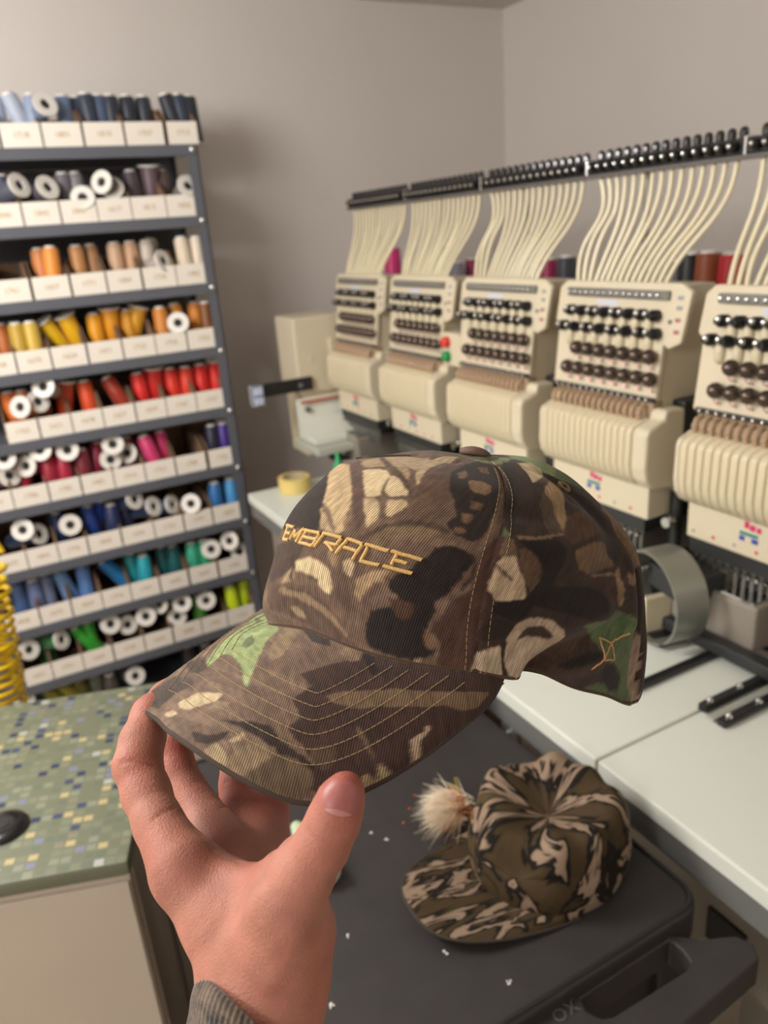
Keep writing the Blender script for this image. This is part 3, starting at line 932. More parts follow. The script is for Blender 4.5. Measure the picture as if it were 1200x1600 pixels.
def tbox(x0, x1, y0, y1, z0, z1, name, m, parent=None, ch=0.0):
    return MB().box(x0 - to.x, x1 - to.x, y0 - to.y, y1 - to.y, z0 - to.z, z1 - to.z, ch).build(name, m, parent or table)


JY = .667
for (y0, y1) in ((.05, JY - .0022), (JY + .0022, 1.45), (1.4545, 2.16)):
    tbox(XT, 1.02, y0, y1, ZTB - .028, ZTB, 'table_panel', TOPM, ch=.003)
tbox(XT + .004, XT + .03, .05, 2.15, ZTB - .07, ZTB - .029, 'front_apron', mat('grey_trim', '#6d6f6b', 0.5))
for yy in (.25, 1.1, 2.05):
    tbox(XT + .04, XT + .09, yy - .025, yy + .025, 0, ZTB - .03, 'leg', STAND, ch=.003)
br = tbox(XT + .006, XT + .02, .86, .90, ZTB - .115, ZTB - .07, 'clamp_bracket', GREYM, ch=.003)
MB().cyl((XT + .006 - to.x, .88 - to.y, ZTB - .09), (XT - .004 - to.x, .88 - to.y, ZTB - .09), .009, n=12).build('clamp_knob', CHROME, br, True)
tbox(.80, 1.13, .752, .766, ZTB + .0005, ZTB + .012, 'guide_rail', BLACK, ch=.002)
# two latches with bright screws
for (x0, x1, yy, hh) in ((.853, 1.03, .662, .014), (.845, 1.03, .622, .012)):
    lb = tbox(x0, x1, yy - .008, yy + .008, ZTB + .001, ZTB + hh, 'latch_bar', BLACK, ch=.003)
    for xs in (.018, .085):
        MB().lathe([(0, .006), (.5, .006), (1, .003)], (x0 + xs - to.x, yy - to.y, ZTB + hh), (x0 + xs - to.x, yy - to.y, ZTB + hh + .006), 10).build('latch_screw', CHROME, lb, True)
tbox(.846, 1.03, .634, .648, ZTB + .001, ZTB + .006, 'latch_plate', mat('pale_plate', '#aeb2a8', 0.35, 0.3), ch=.001)

# ------------------------------------------------------------------ cones on the rack behind the machine, and things on the table
ZK = 1.326
for (px, py, xx, hc, lab, sc) in (
        (612, 384, 1.47, '#d62a78', 'fat hot pink thread cone behind the two farthest sewing heads', 1.35),
        (574, 402, 1.50, '#d99a9a', 'dusty pink thread cone behind the farthest fan of ivory tubes', 1.0),
        (713, 408, 1.45, '#8d8a96', 'lilac grey thread cone behind the second farthest sewing head', 1.1),
        (738, 402, 1.52, '#a01c58', 'wine red thread cone half hidden behind the third fan of tubes', 1.1),
        (858, 402, 1.45, '#a02458', 'wine red thread cone between the third and fourth sewing heads', 1.15),
        (886, 398, 1.45, '#3e404c', 'dark slate thread cone beside a wine red one between sewing heads', 1.15),
        (1062, 404, 1.45, '#4a4a54', 'dark grey thread cone just behind the fourth fan of tubes', 1.15),
        (1081, 392, 1.45, '#17181c', 'black thread cone on the rack beside a rust brown one', 1.2),
        (1109, 390, 1.45, '#9a4e28', 'rust brown thread cone on the rack behind the sewing heads', 1.2),
        (1131, 398, 1.54, '#2c5aa0', 'blue thread cone mostly hidden behind a bright red one', 1.1),
        (1146, 392, 1.45, '#d0202c', 'bright red thread cone on the rack above the nearest sewing head', 1.2)):
    p = at(px, py, 0, xx)
    sc2 = max(.5, (p[2] - ZK) / CH)
    c = cone((xx, p[1], ZK), (0, 0, 1), hc, lab, 'thread cones on the machine rack', scale=1.0)
    c.scale = (sc * .98, sc * .98, sc2)

tp = at(455, 770, 2, ZTB)
tape = empty('tape_roll', (.775, 2.09, ZTB), 'yellow masking tape roll on the far corner of the white table', 'tape roll')
MB().lathe([(0, .036), (0, .048), (1, .048), (1, .036), (0, .036)], (0, 0, .001), (0, 0, .045), 28, False).build('tape_winding', mat('yellow_tape', '#dcc578', 0.55), tape, True)
MB().lathe([(0, .033), (0, .036), (1, .036), (1, .033), (0, .033)], (0, 0, .001), (0, 0, .046), 28, False).build('card_core', mat('core_card', '#b8a888', 0.8), tape, True)
bottle = empty('oil_bottle', (.86, 1.945, ZTB), 'small white squeeze bottle with a green pointed cap on the table', 'bottle')
MB().lathe([(0, .002), (0, .020), (.05, .022), (.75, .022), (.9, .016), (1, .010)], (0, 0, .001), (0, 0, .085), 18).build('bottle_body', mat('white_bottle_plastic', '#dfe4dc', 0.35), bottle, True)
MB().lathe([(0, .016), (.25, .0155), (.4, .009), (.95, .004), (1, .002)], (0, 0, .083), (0, 0, .135), 14).build('bottle_cap', mat('green_cap_plastic', '#1f9a5c', 0.35), bottle, True)
# ------------------------------------------------------------------ cabinet with a mosaic-printed top, on the left
def mosaic_material():
    m = bpy.data.materials.new('mosaic_print_laminate')
    m.use_nodes = True
    nt = m.node_tree
    N, K = nt.nodes, nt.links
    b = N['Principled BSDF']
    b.inputs['Roughness'].default_value = .45
    tc = N.new('ShaderNodeTexCoord')
    cell = .0165
    sc = N.new('ShaderNodeVectorMath')
    sc.operation = 'SCALE'
    sc.inputs['Scale'].default_value = 1 / cell
    K.new(tc.outputs['Object'], sc.inputs[0])
    fl = N.new('ShaderNodeVectorMath')
    fl.operation = 'FLOOR'
    K.new(sc.outputs[0], fl.inputs[0])
    sx = N.new('ShaderNodeSeparateXYZ')
    K.new(fl.outputs[0], sx.inputs[0])
    cx = N.new('ShaderNodeCombineXYZ')
    K.new(sx.outputs[0], cx.inputs[0])
    K.new(sx.outputs[1], cx.inputs[1])
    wn = N.new('ShaderNodeTexWhiteNoise')
    wn.noise_dimensions = '2D'
    K.new(cx.outputs[0], wn.inputs['Vector'])
    cr = N.new('ShaderNodeValToRGB')
    cr.color_ramp.interpolation = 'CONSTANT'
    stops = [(0, '#6f7460'), (.30, '#7a7f6a'), (.50, '#697060'), (.62, '#858b78'), (.70, '#7b7f92'), (.77, '#b6a67a'), (.84, '#2f3858'), (.89, '#837f6b'), (.94, '#404866'), (.97, '#acaea8')]
    e = cr.color_ramp.elements
    e[0].position, e[0].color = 0, (*srgb(stops[0][1]), 1)
    e[1].position, e[1].color = stops[1][0], (*srgb(stops[1][1]), 1)
    for p, c in stops[2:]:
        q = e.new(p)
        q.color = (*srgb(c), 1)
    K.new(wn.outputs['Value'], cr.inputs['Fac'])
    fr = N.new('ShaderNodeVectorMath')
    fr.operation = 'FRACTION'
    K.new(sc.outputs[0], fr.inputs[0])
    s2 = N.new('ShaderNodeSeparateXYZ')
    K.new(fr.outputs[0], s2.inputs[0])
    prods = []
    for i, (lo, hi) in enumerate(((.10, .92), (.16, .86))):
        g = N.new('ShaderNodeMath')
        g.operation = 'GREATER_THAN'
        g.inputs[1].default_value = lo
        K.new(s2.outputs[i], g.inputs[0])
        l = N.new('ShaderNodeMath')
        l.operation = 'LESS_THAN'
        l.inputs[1].default_value = hi
        K.new(s2.outputs[i], l.inputs[0])
        p = N.new('ShaderNodeMath')
        p.operation = 'MULTIPLY'
        K.new(g.outputs[0], p.inputs[0])
        K.new(l.outputs[0], p.inputs[1])
        prods.append(p)
    pp = N.new('ShaderNodeMath')
    pp.operation = 'MULTIPLY'
    K.new(prods[0].outputs[0], pp.inputs[0])
    K.new(prods[1].outputs[0], pp.inputs[1])
    mx = N.new('ShaderNodeMix')
    mx.data_type = 'RGBA'
    mx.inputs[6].default_value = (*srgb('#717660'), 1)
    K.new(cr.outputs[0], mx.inputs[7])
    K.new(pp.outputs[0], mx.inputs[0])
    K.new(mx.outputs[2], b.inputs['Base Color'])
    return m


ZD = .75
dk = empty('cabinet', (.036, .962, 0), 'pale beige cabinet with a green mosaic-patterned top beside the thread shelves', 'cabinet')
dk.rotation_euler = (0, 0, math.radians(-19))
MOS = mosaic_material()
BEIGE = mat('beige_laminate', '#c6bbab', .5, var=.03, scale=5)
MB().box(-.75, 0, 0, .485, ZD - .028, ZD, .007).build('top_board', MOS, dk, True)
MB().box(-.735, -.006, .014, .475, 0.06, ZD - .028).build('body', BEIGE, dk)
MB().box(-.006, -.001, .022, .475, 0.06, ZD - .030).build('side_panel', mat('shaded_side_beige', '#9c9082', .55, var=.03), dk)  # beige darkened here to carry the shadow on this flank
MB().box(-.0012, .0022, .155, .165, .06, ZD - .032).build('side_trim', mat('side_trim_grey', '#6e665d', .5), dk)
MB().box(-.36, -.008, .008, .0138, .10, ZD - .045, .002).build('door', mat('beige_door', '#c9beae', .5, var=.03, scale=5), dk)
MB().box(-.72, -.366, .008, .0138, .10, ZD - .045, .002).build('door', MATS['beige_door'], dk)
MB().box(-.72, -.02, .04, .46, 0, .06).build('plinth', mat('plinth_dark', '#4a443e', .6), dk)
pk = at(6, 1296, 2, ZD)
puck = empty('black_disc', (pk[0], pk[1], ZD), 'round glossy black disc lying on the mosaic cabinet top', 'disc')
MB().lathe([(0, .0005), (0, .036), (.35, .037), (.7, .034), (1, .026), (1, .012), (.8, .0005)], (0, 0, .0004), (0, 0, .012), 36, False).build('rim', mat('glossy_black', '#141417', .18, spec=.6), puck, True)
MB().lathe([(0, .0125), (1, .0115), (1, .0005)], (0, 0, .0115), (0, 0, .0132), 20).build('centre_cap', mat('grey_black', '#2b2b30', .3), puck, True)

# ------------------------------------------------------------------ yellow coiled air hose
YEL = mat('yellow_hose_plastic', '#d9b416', .3, var=.05)
hx = empty('coiled_hose', tuple(at(-6, 1095, 1, 1.72)), 'bright yellow coiled air hose hanging at the left of the thread shelves', 'hose')
ha, hb = at(-34, 870, 1, 1.72), at(-2, 1100, 1, 1.70)
pts = []
turns = 15
NN = turns * 18
for i in range(NN + 1):
    u = i / NN
    an = 2 * PI * turns * u
    c = ha + (hb - ha) * (u ** .85)
    r_ = .046 + .008 * u + .003 * math.sin(u * 40)
    pts.append((c[0] + r_ * math.cos(an) - hx.location.x, c[1] + r_ * math.sin(an) - hx.location.y, c[2] - hx.location.z))
MB().tube(pts, .0058, 8).build('coil', YEL, hx, True)
p0 = pts[0]
MB().tube([p0, (p0[0] - .03, p0[1] + .02, p0[2] + .08), (p0[0] - .06, p0[1] + .03, p0[2] + .4), (p0[0] - .06, p0[1] + .03, ZC - hx.location.z - .002)], .0058, 8).build('straight_run', YEL, hx, True)
p1 = pts[-1]
MB().tube([p1, (p1[0] - .02, p1[1] + .03, p1[2] - .06), (p1[0] - .03, p1[1] + .05, p1[2] - .3), (p1[0] - .03, p1[1] + .05, .012 - hx.location.z)], .0058, 8).build('straight_run', YEL, hx, True)

# ------------------------------------------------------------------ black plastic service cart
ZK2 = .80
CARTM = mat('black_structural_foam', '#302d2c', .55, var=.30, scale=30, bump=.25, bscale=700)
CARTD = mat('black_cart_edge', '#201f21', .5, var=.12, scale=30)
cart = empty('service_cart', (.40, .72, 0), 'black plastic service cart with a moulded handle loop', 'cart')
co = Vector(cart.location)


def cbox(x0, x1, y0, y1, z0, z1, name, m, parent=None, ch=0.0):
    return MB().box(x0 - co.x, x1 - co.x, y0 - co.y, y1 - co.y, z0, z1, ch).build(name, m, parent or cart)


def rounded(x0, x1, y0, y1, r, n=6):
    out = []
    for (cx, cy, a0) in ((x1 - r, y1 - r, 0), (x0 + r, y1 - r, 90), (x0 + r, y0 + r, 180), (x1 - r, y0 + r, 270)):
        for k in range(n + 1):
            an = math.radians(a0 + 90 * k / n)
            out.append((cx + r * math.cos(an) - co.x, cy + r * math.sin(an) - co.y))
    return out


CX0, CX1, CY0, CY1 = .10, .622, .452, 1.06
tp_ = MB()
tp_.prism(rounded(CX0, CX1, CY0, CY1, .035), 2, ZK2 - .05, ZK2)
to_ = tp_.build('top_tray', CARTM, cart)
bvm = to_.modifiers.new('bevel', 'BEVEL')
bvm.width = .006
bvm.segments = 3
bvm.limit_method = 'ANGLE'
# shallow raised lip along the right and near edges
lip = MB()
rp = rounded(CX0 + .006, CX1 - .006, CY0 + .006, CY1 - .006, .030)
lip.tube([(x, y, ZK2 + .0005) for x, y in rp + rp[:1]], .0035, 6, False)
lip.build('raised_lip', CARTD, cart, True)
# handle loop
ZH = ZK2 - .018


def hp(px, py):
    p = at(px, py, 2, ZH)
    return (p[0] - co.x, p[1] - co.y)


hole = [hp(886, 1536), hp(1033, 1455), hp(1066, 1484), hp(1079, 1502), hp(1074, 1516), hp(960, 1588), hp(943, 1591), hp(918, 1580)]
outer = [hp(793, 1585), (hp(886, 1536)[0], CY0 - .001 - co.y), (hp(1033, 1455)[0], CY0 - .001 - co.y), hp(1096, 1467), hp(1150, 1461), hp(1178, 1474), hp(1187, 1498), (hp(1053, 1612)), hp(850, 1725), hp(760, 1650)]
outer[1] = (outer[1][0], CY0 + .004 - co.y)
outer[2] = (outer[2][0] + .004, CY0 + .004 - co.y)


hole[0] = (hole[0][0], CY0 - .004 - co.y)
hole[1] = (hole[1][0], CY0 - .004 - co.y)


def ring_solid(outer, hole, z0, z1):
    import bmesh
    from mathutils.geometry import tessellate_polygon
    allp = outer + hole
    tris = tessellate_polygon([[Vector((x, y, 0)) for x, y in outer], [Vector((x, y, 0)) for x, y in hole]])
    n = len(allp)
    vs = [(x, y, z1) for x, y in allp] + [(x, y, z0) for x, y in allp]
    fs = [tuple(t) for t in tris] + [tuple(n + i for i in reversed(t)) for t in tris]
    for base, m in ((0, len(outer)), (len(outer), len(hole))):
        for i in range(m):
            a, b = base + i, base + (i + 1) % m
            fs.append((a, b, n + b, n + a))
    return vs, fs


hm = MB()
hm.add(*ring_solid(outer, hole, ZH - .040, ZH))
ho2 = hm.build('handle', CARTM, cart)
bv2 = ho2.modifiers.new('bevel', 'BEVEL')
bv2.width = .0045
bv2.segments = 3
bv2.limit_method = 'ANGLE'
# recessed lettering block on the handle
lt = font_mesh('OX', .021, .0006, mat('raised_black_letter', '#56545a', .4), 'handle_letters')
lp = hp(884, 1582)
lo_ = inst(lt, 'handle_letters', ho2, (lp[0], lp[1], ZH + .0006), (0, 0, 0))
MB().box(lp[0] - .034, lp[0] + .034, lp[1] + .012, lp[1] + .0135, ZH - .001, ZH + .0008).build('letter_line', CARTD, ho2)
for (x, y) in ((CX0 + .03, CY0 + .03), (CX1 - .03, CY0 + .04), (CX0 + .03, CY1 - .03), (CX1 - .03, CY1 - .03)):
    cbox(x - .022, x + .022, y - .022, y + .022, .10, ZK2 - .045, 'leg', CARTD, ch=.004)
    MB().cyl((x - co.x - .012, y - co.y, .05), (x - co.x + .012, y - co.y, .05), .05, n=20).build('caster_wheel', mat('grey_rubber', '#4a4846', .7), cart, True)
cbox(CX0 + .005, CX1 - .005, CY0 + .005, CY1 - .005, .18, .215, 'lower_tray', CARTM, ch=.006)
cbox(CX0 + .005, CX1 - .005, CY0 + .03, CY0 + .05, ZK2 - .16, ZK2 - .048, 'front_skirt', CARTD, ch=.003)

# scraps of lint on the cart
LINT = mat('white_lint', '#cfc8c4', .9)
for (px, py, s_, lb) in ((699, 1487, .0042, 'white lint fleck on the cart in front of the bark camouflage cap brim'), (795, 1534, .0035, 'white lint fleck on the cart nearest to the handle loop'),
                         (605, 1312, .003, 'white lint fleck on the cart close to the thumb, nearer the fur tuft'), (580, 1302, .0028, 'white lint fleck on the cart just beside the thumb'),
                         (545, 1462, .003, 'white lint fleck on the cart beside the heel of the hand'), (518, 1572, .004, 'white lint fleck on the cart beside the wrist')):
    p = at(px, py, 2, ZK2 + .001)
    mb = MB()
    for k in range(4):
        mb.sphere((random.uniform(-1, 1) * s_ * .7, random.uniform(-1, 1) * s_ * .7, s_ * .3), s_ * random.uniform(.3, .6), 6, 4, sz=.5)
    o = mb.build('lint_fleck', LINT)
    o.location = (p[0], p[1], ZK2 + .0001)
    tag(o, lb, 'lint', 'lint flecks on the cart')
for (px, py, lb) in ((631, 1286, 'tiny copper sequin on the cart, lowest of the three by the fur tuft'), (640, 1264, 'tiny copper sequin on the cart, middle of the three by the fur tuft'), (648, 1243, 'tiny copper sequin on the cart, highest of the three by the fur tuft')):
    p = at(px, py, 2, ZK2)
    o = MB().lathe([(0, .0022), (.6, .0022), (1, .0012)], (0, 0, 0), (0, 0, .0014), 10).build('copper_speck', mat('copper_speck', '#d0745a', .15, .8), None, True)  # small copper discs lying on the cart
    o.location = (p[0], p[1], ZK2 + .0003)
    tag(o, lb, 'speck', 'specks on the cart')

# small pale bottle lying behind the hand
bp0, bp1 = at(462, 1290, 2, ZK2 + .017), at(516, 1372, 2, ZK2 + .017)
bt = empty('lying_bottle', (float(bp1[0]), float(bp1[1]), ZK2), 'pale green bottle with a white base lying on the cart behind the hand', 'bottle')
v0 = Vector(bp1) - Vector((bp1[0], bp1[1], ZK2))
v1 = Vector(bp0) - Vector((bp1[0], bp1[1], ZK2))
MB().lathe([(.1, .016), (.75, .016), (.9, .011), (1, .008)], v0, v1, 18).build('bottle_body', mat('pale_green_plastic', '#b4c4a2', .3), bt, True)
MB().lathe([(0, .012), (.03, .0165), (.1, .0168)], v0, v1, 18).build('bottle_base', mat('white_bottle_plastic', '#dfe4dc', .35), bt, True)
# dark tub at the far end of the cart
tb = empty('dark_tub', (.628 - .06, .985, ZK2), 'dark round tub at the far end of the cart behind the cap brim', 'tub')
MB().lathe([(0, .002), (0, .045), (.1, .048), (.9, .052), (1, .054), (1, .050), (.12, .045), (.1, .002)], (0, 0, .0005), (0, 0, .10), 32, False).build('tub_body', mat('dark_tub_plastic', '#2a2522', .5), tb, True)
MB().lathe([(0, .0542), (1, .0542), (1, .0505), (0, .0505), (0, .0542)], (0, 0, .094), (0, 0, .101), 32, False).build('tub_rim', mat('tub_rim', '#3a322c', .4), tb, True)

# ------------------------------------------------------------------ second cap, lying on the cart
def bark_camo(name, su, sv):
    m = bpy.data.materials.new(name)
    m.use_nodes = True
    nt = m.node_tree
    N, K = nt.nodes, nt.links
    b = N['Principled BSDF']
    b.inputs['Roughness'].default_value = .9
    b.inputs['Specular IOR Level'].default_value = .2
    uv = N.new('ShaderNodeUVMap')
    uv.uv_map = 'cloth'
    mp = N.new('ShaderNodeMapping')
    mp.inputs['Scale'].default_value = (su, sv, 1)
    K.new(uv.outputs[0], mp.inputs['Vector'])
    nz = N.new('ShaderNodeTexNoise')
    nz.inputs['Scale'].default_value = 1
    nz.inputs['Detail'].default_value = 3
    nz.inputs['Distortion'].default_value = .8
    K.new(mp.outputs[0], nz.inputs['Vector'])
    cr = N.new('ShaderNodeValToRGB')
    e = cr.color_ramp.elements
    cr.color_ramp.interpolation = 'LINEAR'
    st = [(0, '#3a2f20'), (.40, '#453825'), (.47, '#3f3321'), (.49, '#191511'), (.535, '#1f1a15'), (.555, '#86725f'), (.615, '#8e7a68'), (.64, '#1d1813'), (.665, '#221c16'), (.69, '#4b3f29'), (1, '#463b28')]
    e[0].position, e[0].color = st[0][0], (*srgb(st[0][1]), 1)
    e[1].position, e[1].color = st[-1][0], (*srgb(st[-1][1]), 1)
    for p, c in st[1:-1]:
        q = e.new(p)
        q.color = (*srgb(c), 1)
    K.new(nz.outputs['Fac'], cr.inputs['Fac'])
    K.new(cr.outputs[0], b.inputs['Base Color'])
    return m


q0, q1 = at(856, 1342, 2, ZK2), at(690, 1424, 2, ZK2)
fd = math.atan2(q1[1] - q0[1], q1[0] - q0[0])
cap2 = empty('bark_camo_cap', (q0[0], q0[1], ZK2), 'slumped bark-pattern camouflage cap lying on the black cart', 'cap')
cap2.rotation_euler = (0, 0, fd)
cap2.scale = (1.07, 1.07, 1.0)
BK1 = bark_camo('bark_camo_crown', 6.0, 2.4)
BK2 = bark_camo('bark_camo_brim', 14, 60)
nT, nR = 240, 70
P = np.zeros((nT + 1, nR, 3))
UVc = np.zeros((nT + 1, nR, 2))
for i in range(nT + 1):
    th = 2 * PI * i / nT
    for j in range(nR):
        s = j / (nR - 1)
        # side wall, rolled shoulder, dimpled top
        if s < .42:
            u = s / .42
            r_ = .091 + .006 * math.sin(u * PI)
            z = .062 * u
        else:
            u = (s - .42) / .58
            ph = u * PI / 2
            r_ = .092 * max(0.0, math.cos(ph)) ** .85
            z = .062 + .034 * math.sin(min(1, u * 2.1) * PI / 2) - .030 * max(0, (u - .45) / .55) ** 1.6
        fold = math.sin(5 * th + 1.2) + .7 * math.sin(8 * th + .4) + .5 * math.sin(11 * th + 2)
        k = math.exp(-((s - .62) / .22) ** 2)
        r2 = r_ * (1 + .025 * fold * math.exp(-((s - .45) / .25) ** 2))
        z2 = z + .0042 * fold * k
        # valley where the front panel has caved in
        fr_ = math.exp(-((math.cos(th) - .86) / .16) ** 2) if math.cos(th) > .3 else 0
        z2 -= .026 * fr_ * math.exp(-((s - .55) / .13) ** 2)
        P[i, j] = (r2 * math.cos(th) * 1.0, r2 * math.sin(th) * .93, z2 + .002)
        UVc[i, j] = (th / (2 * PI) * 2.4, s)
o = bpy.data.objects.new('crown', grid_mesh('crown2', P, None, UVc, BK1))
col.objects.link(o)
o.parent = cap2
bm_ = []
nu2, nv2 = 80, 24
for zoff, nm in ((0, 'brim_top'), (-.0028, 'brim_underside')):
    P = np.zeros((nu2 + 1, nv2, 3))
    UVb = np.zeros((nu2 + 1, nv2, 2))
    for i in range(nu2 + 1):
        u = -1 + 2 * i / nu2
        th = u * math.radians(76)
        for j in range(nv2):
            v = j / (nv2 - 1)
            xi, yi = .094 * math.cos(th), .094 * .93 * math.sin(th)
            xo = .094 * math.cos(math.radians(76)) + (.186 - .0227) * max(0.0, 1 - abs(u) ** 2.8) ** .8
            yo = .094 * u * (1.06 - .15 * u * u)
            x, y = xi + (xo - xi) * v, yi + (yo - yi) * v
            z = .012 + .020 * v * (1 - (u * .98) ** 2) * (1 - .25 * v) - .010 * v * abs(u) ** 2
            P[i, j] = (x, y, max(.0035, z) + zoff)
            UVb[i, j] = (x, y)
    o = bpy.data.objects.new(nm, grid_mesh(nm, P, None, UVb, BK2))
    col.objects.link(o)
    o.parent = cap2
    if zoff == 0:
        edge = [tuple(P[i, nv2 - 1] + np.array([0, 0, -.0014])) for i in range(nu2 + 1)]
        MB().tube(edge, .0018, 6).build('brim_edge', mat('brim_edge_dark', '#3a3128', .9), cap2, True)
MB().lathe([(0, .007), (.4, .008), (.8, .006), (1, .001)], (0, 0, .064), (0, 0, .070), 16).build('top_button', mat('button_brown', '#4d4030', .85), cap2, True)


def star(name, loc, rot, s_, label):
    poly = []
    for k in range(10):
        r_ = s_ if k % 2 == 0 else s_ * .45
        an = PI / 2 + k * PI / 5
        poly.append((r_ * math.cos(an), r_ * math.sin(an)))
    o = MB().prism(poly, 2, -.0006, .0006).build(name, mat('gold_star_metal', '#d0a24a', .25, .9))
    o.location = loc
    o.rotation_euler = rot
    return tag(o, label, 'star charm', 'gold star charms')


sp_ = at(741, 1277, 2, ZK2 + .062)
star('star_charm', tuple(sp_), (.9, 0, .5), .0075, 'gold star charm on the front of the bark camouflage cap crown')
sp_ = at(856, 1416, 2, ZK2 + .016)
star('star_charm', tuple(sp_), (.9, .3, .2), .0045, 'gold star charm at the brim edge of the bark camouflage cap')

# ------------------------------------------------------------------ fur tuft behind the second cap
ft = at(722, 1262, 2, ZK2 + .03)
fur = empty('fur_tuft', (ft[0], ft[1], ZK2), 'fluffy white and rust fur tuft beside the bark camouflage cap', 'fur tuft')
tip_dir = Vector(at(660, 1268, 2, ZK2 + .025)) - Vector(ft)
ln = tip_dir.length
tip_dir.normalize()
sd = Vector((0, 0, 1)).cross(tip_dir)
rf = random.Random(11)
for nm, colr, n_, l0, l1 in (('white_hairs', '#efe2cc', 420, .75, 1.15), ('tan_hairs', '#e0ae74', 220, .5, .85), ('rust_hairs', '#a4522a', 260, .22, .5)):
    mb = MB()
    for k in range(n_):
        a_ = rf.gauss(0, .42)
        e_ = rf.gauss(0.05, .33)
        d_ = (tip_dir * math.cos(a_) + sd * math.sin(a_)) * math.cos(e_) + Vector((0, 0, 1)) * math.sin(e_)
        L_ = ln * rf.uniform(l0, l1)
        b_ = Vector((rf.gauss(0, .006), rf.gauss(0, .006), .030 + rf.gauss(0, .007)))
        q = b_ + d_ * L_ + Vector((0, 0, -.006))
        if q.z < .001:
            q.z = .001
        mb.tube([tuple(b_), tuple(b_ + d_ * L_ * .5 + Vector((0, 0, .002))), tuple(q)], [.0007, .00055, .00012], 3, False)
    o = mb.build(nm, mat(nm + '_fibre', colr, .7, var=.12, scale=150), fur, True)
    o['kind'] = 'stuff'
mb = MB()
mb.tube([(.0, .0, .03), (.004, .012, .048), (.002, .018, .066)], .0016, 6)
mb.build('yellow_tassel', mat('yellow_tassel', '#a08a2a', .5), fur, True)
MB().sphere((0, 0, .028), .012, 12, 8).build('tuft_core', mat('tuft_core', '#7a3f22', .9), fur, True)
# ------------------------------------------------------------------ held cap: fitted shape and the print of its camouflage cloth (in cloth coordinates)
CAP_R = np.array([[-0.877017, 0.467628, 0.110293], [ 0.073466,-0.096335, 0.992634], [ 0.474809, 0.87866 , 0.050133]])
CAP_T = np.array([0.042, -0.0735, -0.455])
CAP_CTRL = np.array([(0,0,1280),(1020,0,0),(883,400,0),(479,706,0),(177,788,0),(-177,788,0),(-479,706,0),(-781,514,0),(-901,376,0),(439,647,612),(344,508,1025),(231,341,1214),(883,-400,0),(1692,-327,-421),(1720,0,-380),(1692,327,-421),(1573,577,-482),(1326,755,-489),(1141,812,-449),(907,841,-367),(609,836,-237),(957,-273,88),(951,-272,182),(942,-269,278),(917,-291,373),(878,-307,513),(856,-299,603),(831,-290,691),(789,-302,774),(757,-290,852),(689,-287,960),(648,-270,1025),(602,-251,1083),(402,-376,1134),(248,-366,1197),(77,-284,1254),(0,-107,1279),(-209,17,1276),(-247,86,1271),(-327,136,1254),(-348,229,1230),(-427,244,1197),(-571,199,1134),(-602,251,1083),(-594,338,1025),(-721,276,926),(-714,350,852),(-804,308,733),(-784,384,647),(-864,330,513),(-889,340,373),(-906,347,230),(-897,374,135),(-945,300,43),(-932,325,0),(832,-682,-134),(916,-687,-183),(1132,-634,-259),(1234,-602,-293),(1311,-658,-385),(1419,-644,-439),(1535,-589,-467),(1614,-520,-469),(1656,-439,-448)]) / 1e4
CAP_W = np.array([(0.20398,-0.10323,-0.12261),(0.39951,-0.20215,-0.24082),(0.011545,-0.0073469,0.019423),(0.31978,-0.16686,-0.1042),(-0.12515,0.063386,0.074335),(-0.24252,0.15096,-0.34891),(-0.1438,0.072909,0.084057),(-0.49466,0.29297,-0.44991),(-0.15418,-0.15836,4.2356),(-0.0029975,-0.0076426,0.16234),(0.058665,-0.03406,0.041338),(0.13195,-0.080251,0.15683),(0.84373,-0.47286,0.29666),(1.1414,-0.61365,-0.054974),(-0.078669,0.034826,0.13468),(-0.08012,0.049773,-0.11353),(0.12274,-0.059317,-0.12286),(-0.062751,0.026168,0.13569),(-0.0046373,0.0011953,0.02297),(0.032616,-0.013575,-0.070978),(-0.07464,0.042827,-0.043696),(-1.3353,0.69886,0.39809),(0.24815,-0.11573,-0.32187),(-0.066216,0.012299,0.41156),(0.22655,-0.07106,-0.90022),(-0.27804,0.087187,1.1053),(-0.1309,0.1056,-0.61109),(0.097508,-0.050775,-0.033582),(-0.47505,0.23257,0.42309),(0.98147,-0.49209,-0.67082),(-1.2145,0.64073,0.27291),(0.13088,-0.048893,-0.38265),(0.625,-0.35203,0.2506),(0.099612,-0.052398,-0.025054),(0.12986,-0.072035,0.032653),(-0.040898,0.014851,0.12705),(0.079517,-0.04509,0.03717),(-1.6148,0.85843,0.24895),(1.2314,-0.66129,-0.072435),(-0.1597,0.083086,0.056327),(-0.60681,0.36136,-0.58633),(0.51881,-0.3026,0.38983),(-0.13147,0.10214,-0.54513),(-0.047929,-0.0054924,0.5502),(0.057913,-0.027229,-0.071267),(-0.037458,0.027305,-0.12381),(0.12061,-0.072406,0.12675),(0.1593,-0.072207,-0.24315),(-0.0072018,-0.0038532,0.13574),(0.0058903,-0.014921,0.20573),(0.054831,-0.026996,-0.046163),(-0.18408,0.056224,0.75803),(0.44656,-0.11363,-2.2378),(-0.38488,0.26132,-0.93483),(0.88341,-0.40235,-1.3149),(0.19948,-0.063967,-0.76817),(-0.73789,0.34958,0.86167),(0.63715,-0.30552,-0.6797),(-0.28616,0.13747,0.30084),(-0.0027401,-0.0018316,0.058053),(-0.072702,0.040833,-0.027106),(0.036571,-0.017394,-0.041514),(1.3822,-0.69855,-0.84768),(-2.3397,1.2048,1.0433),(-0.0088268,0.0053561,-0.010276),(0.01007,-0.007052,0.028227),(-0.058332,0.038924,-0.12975),(-0.0096372,0.0096804,-0.07839)])
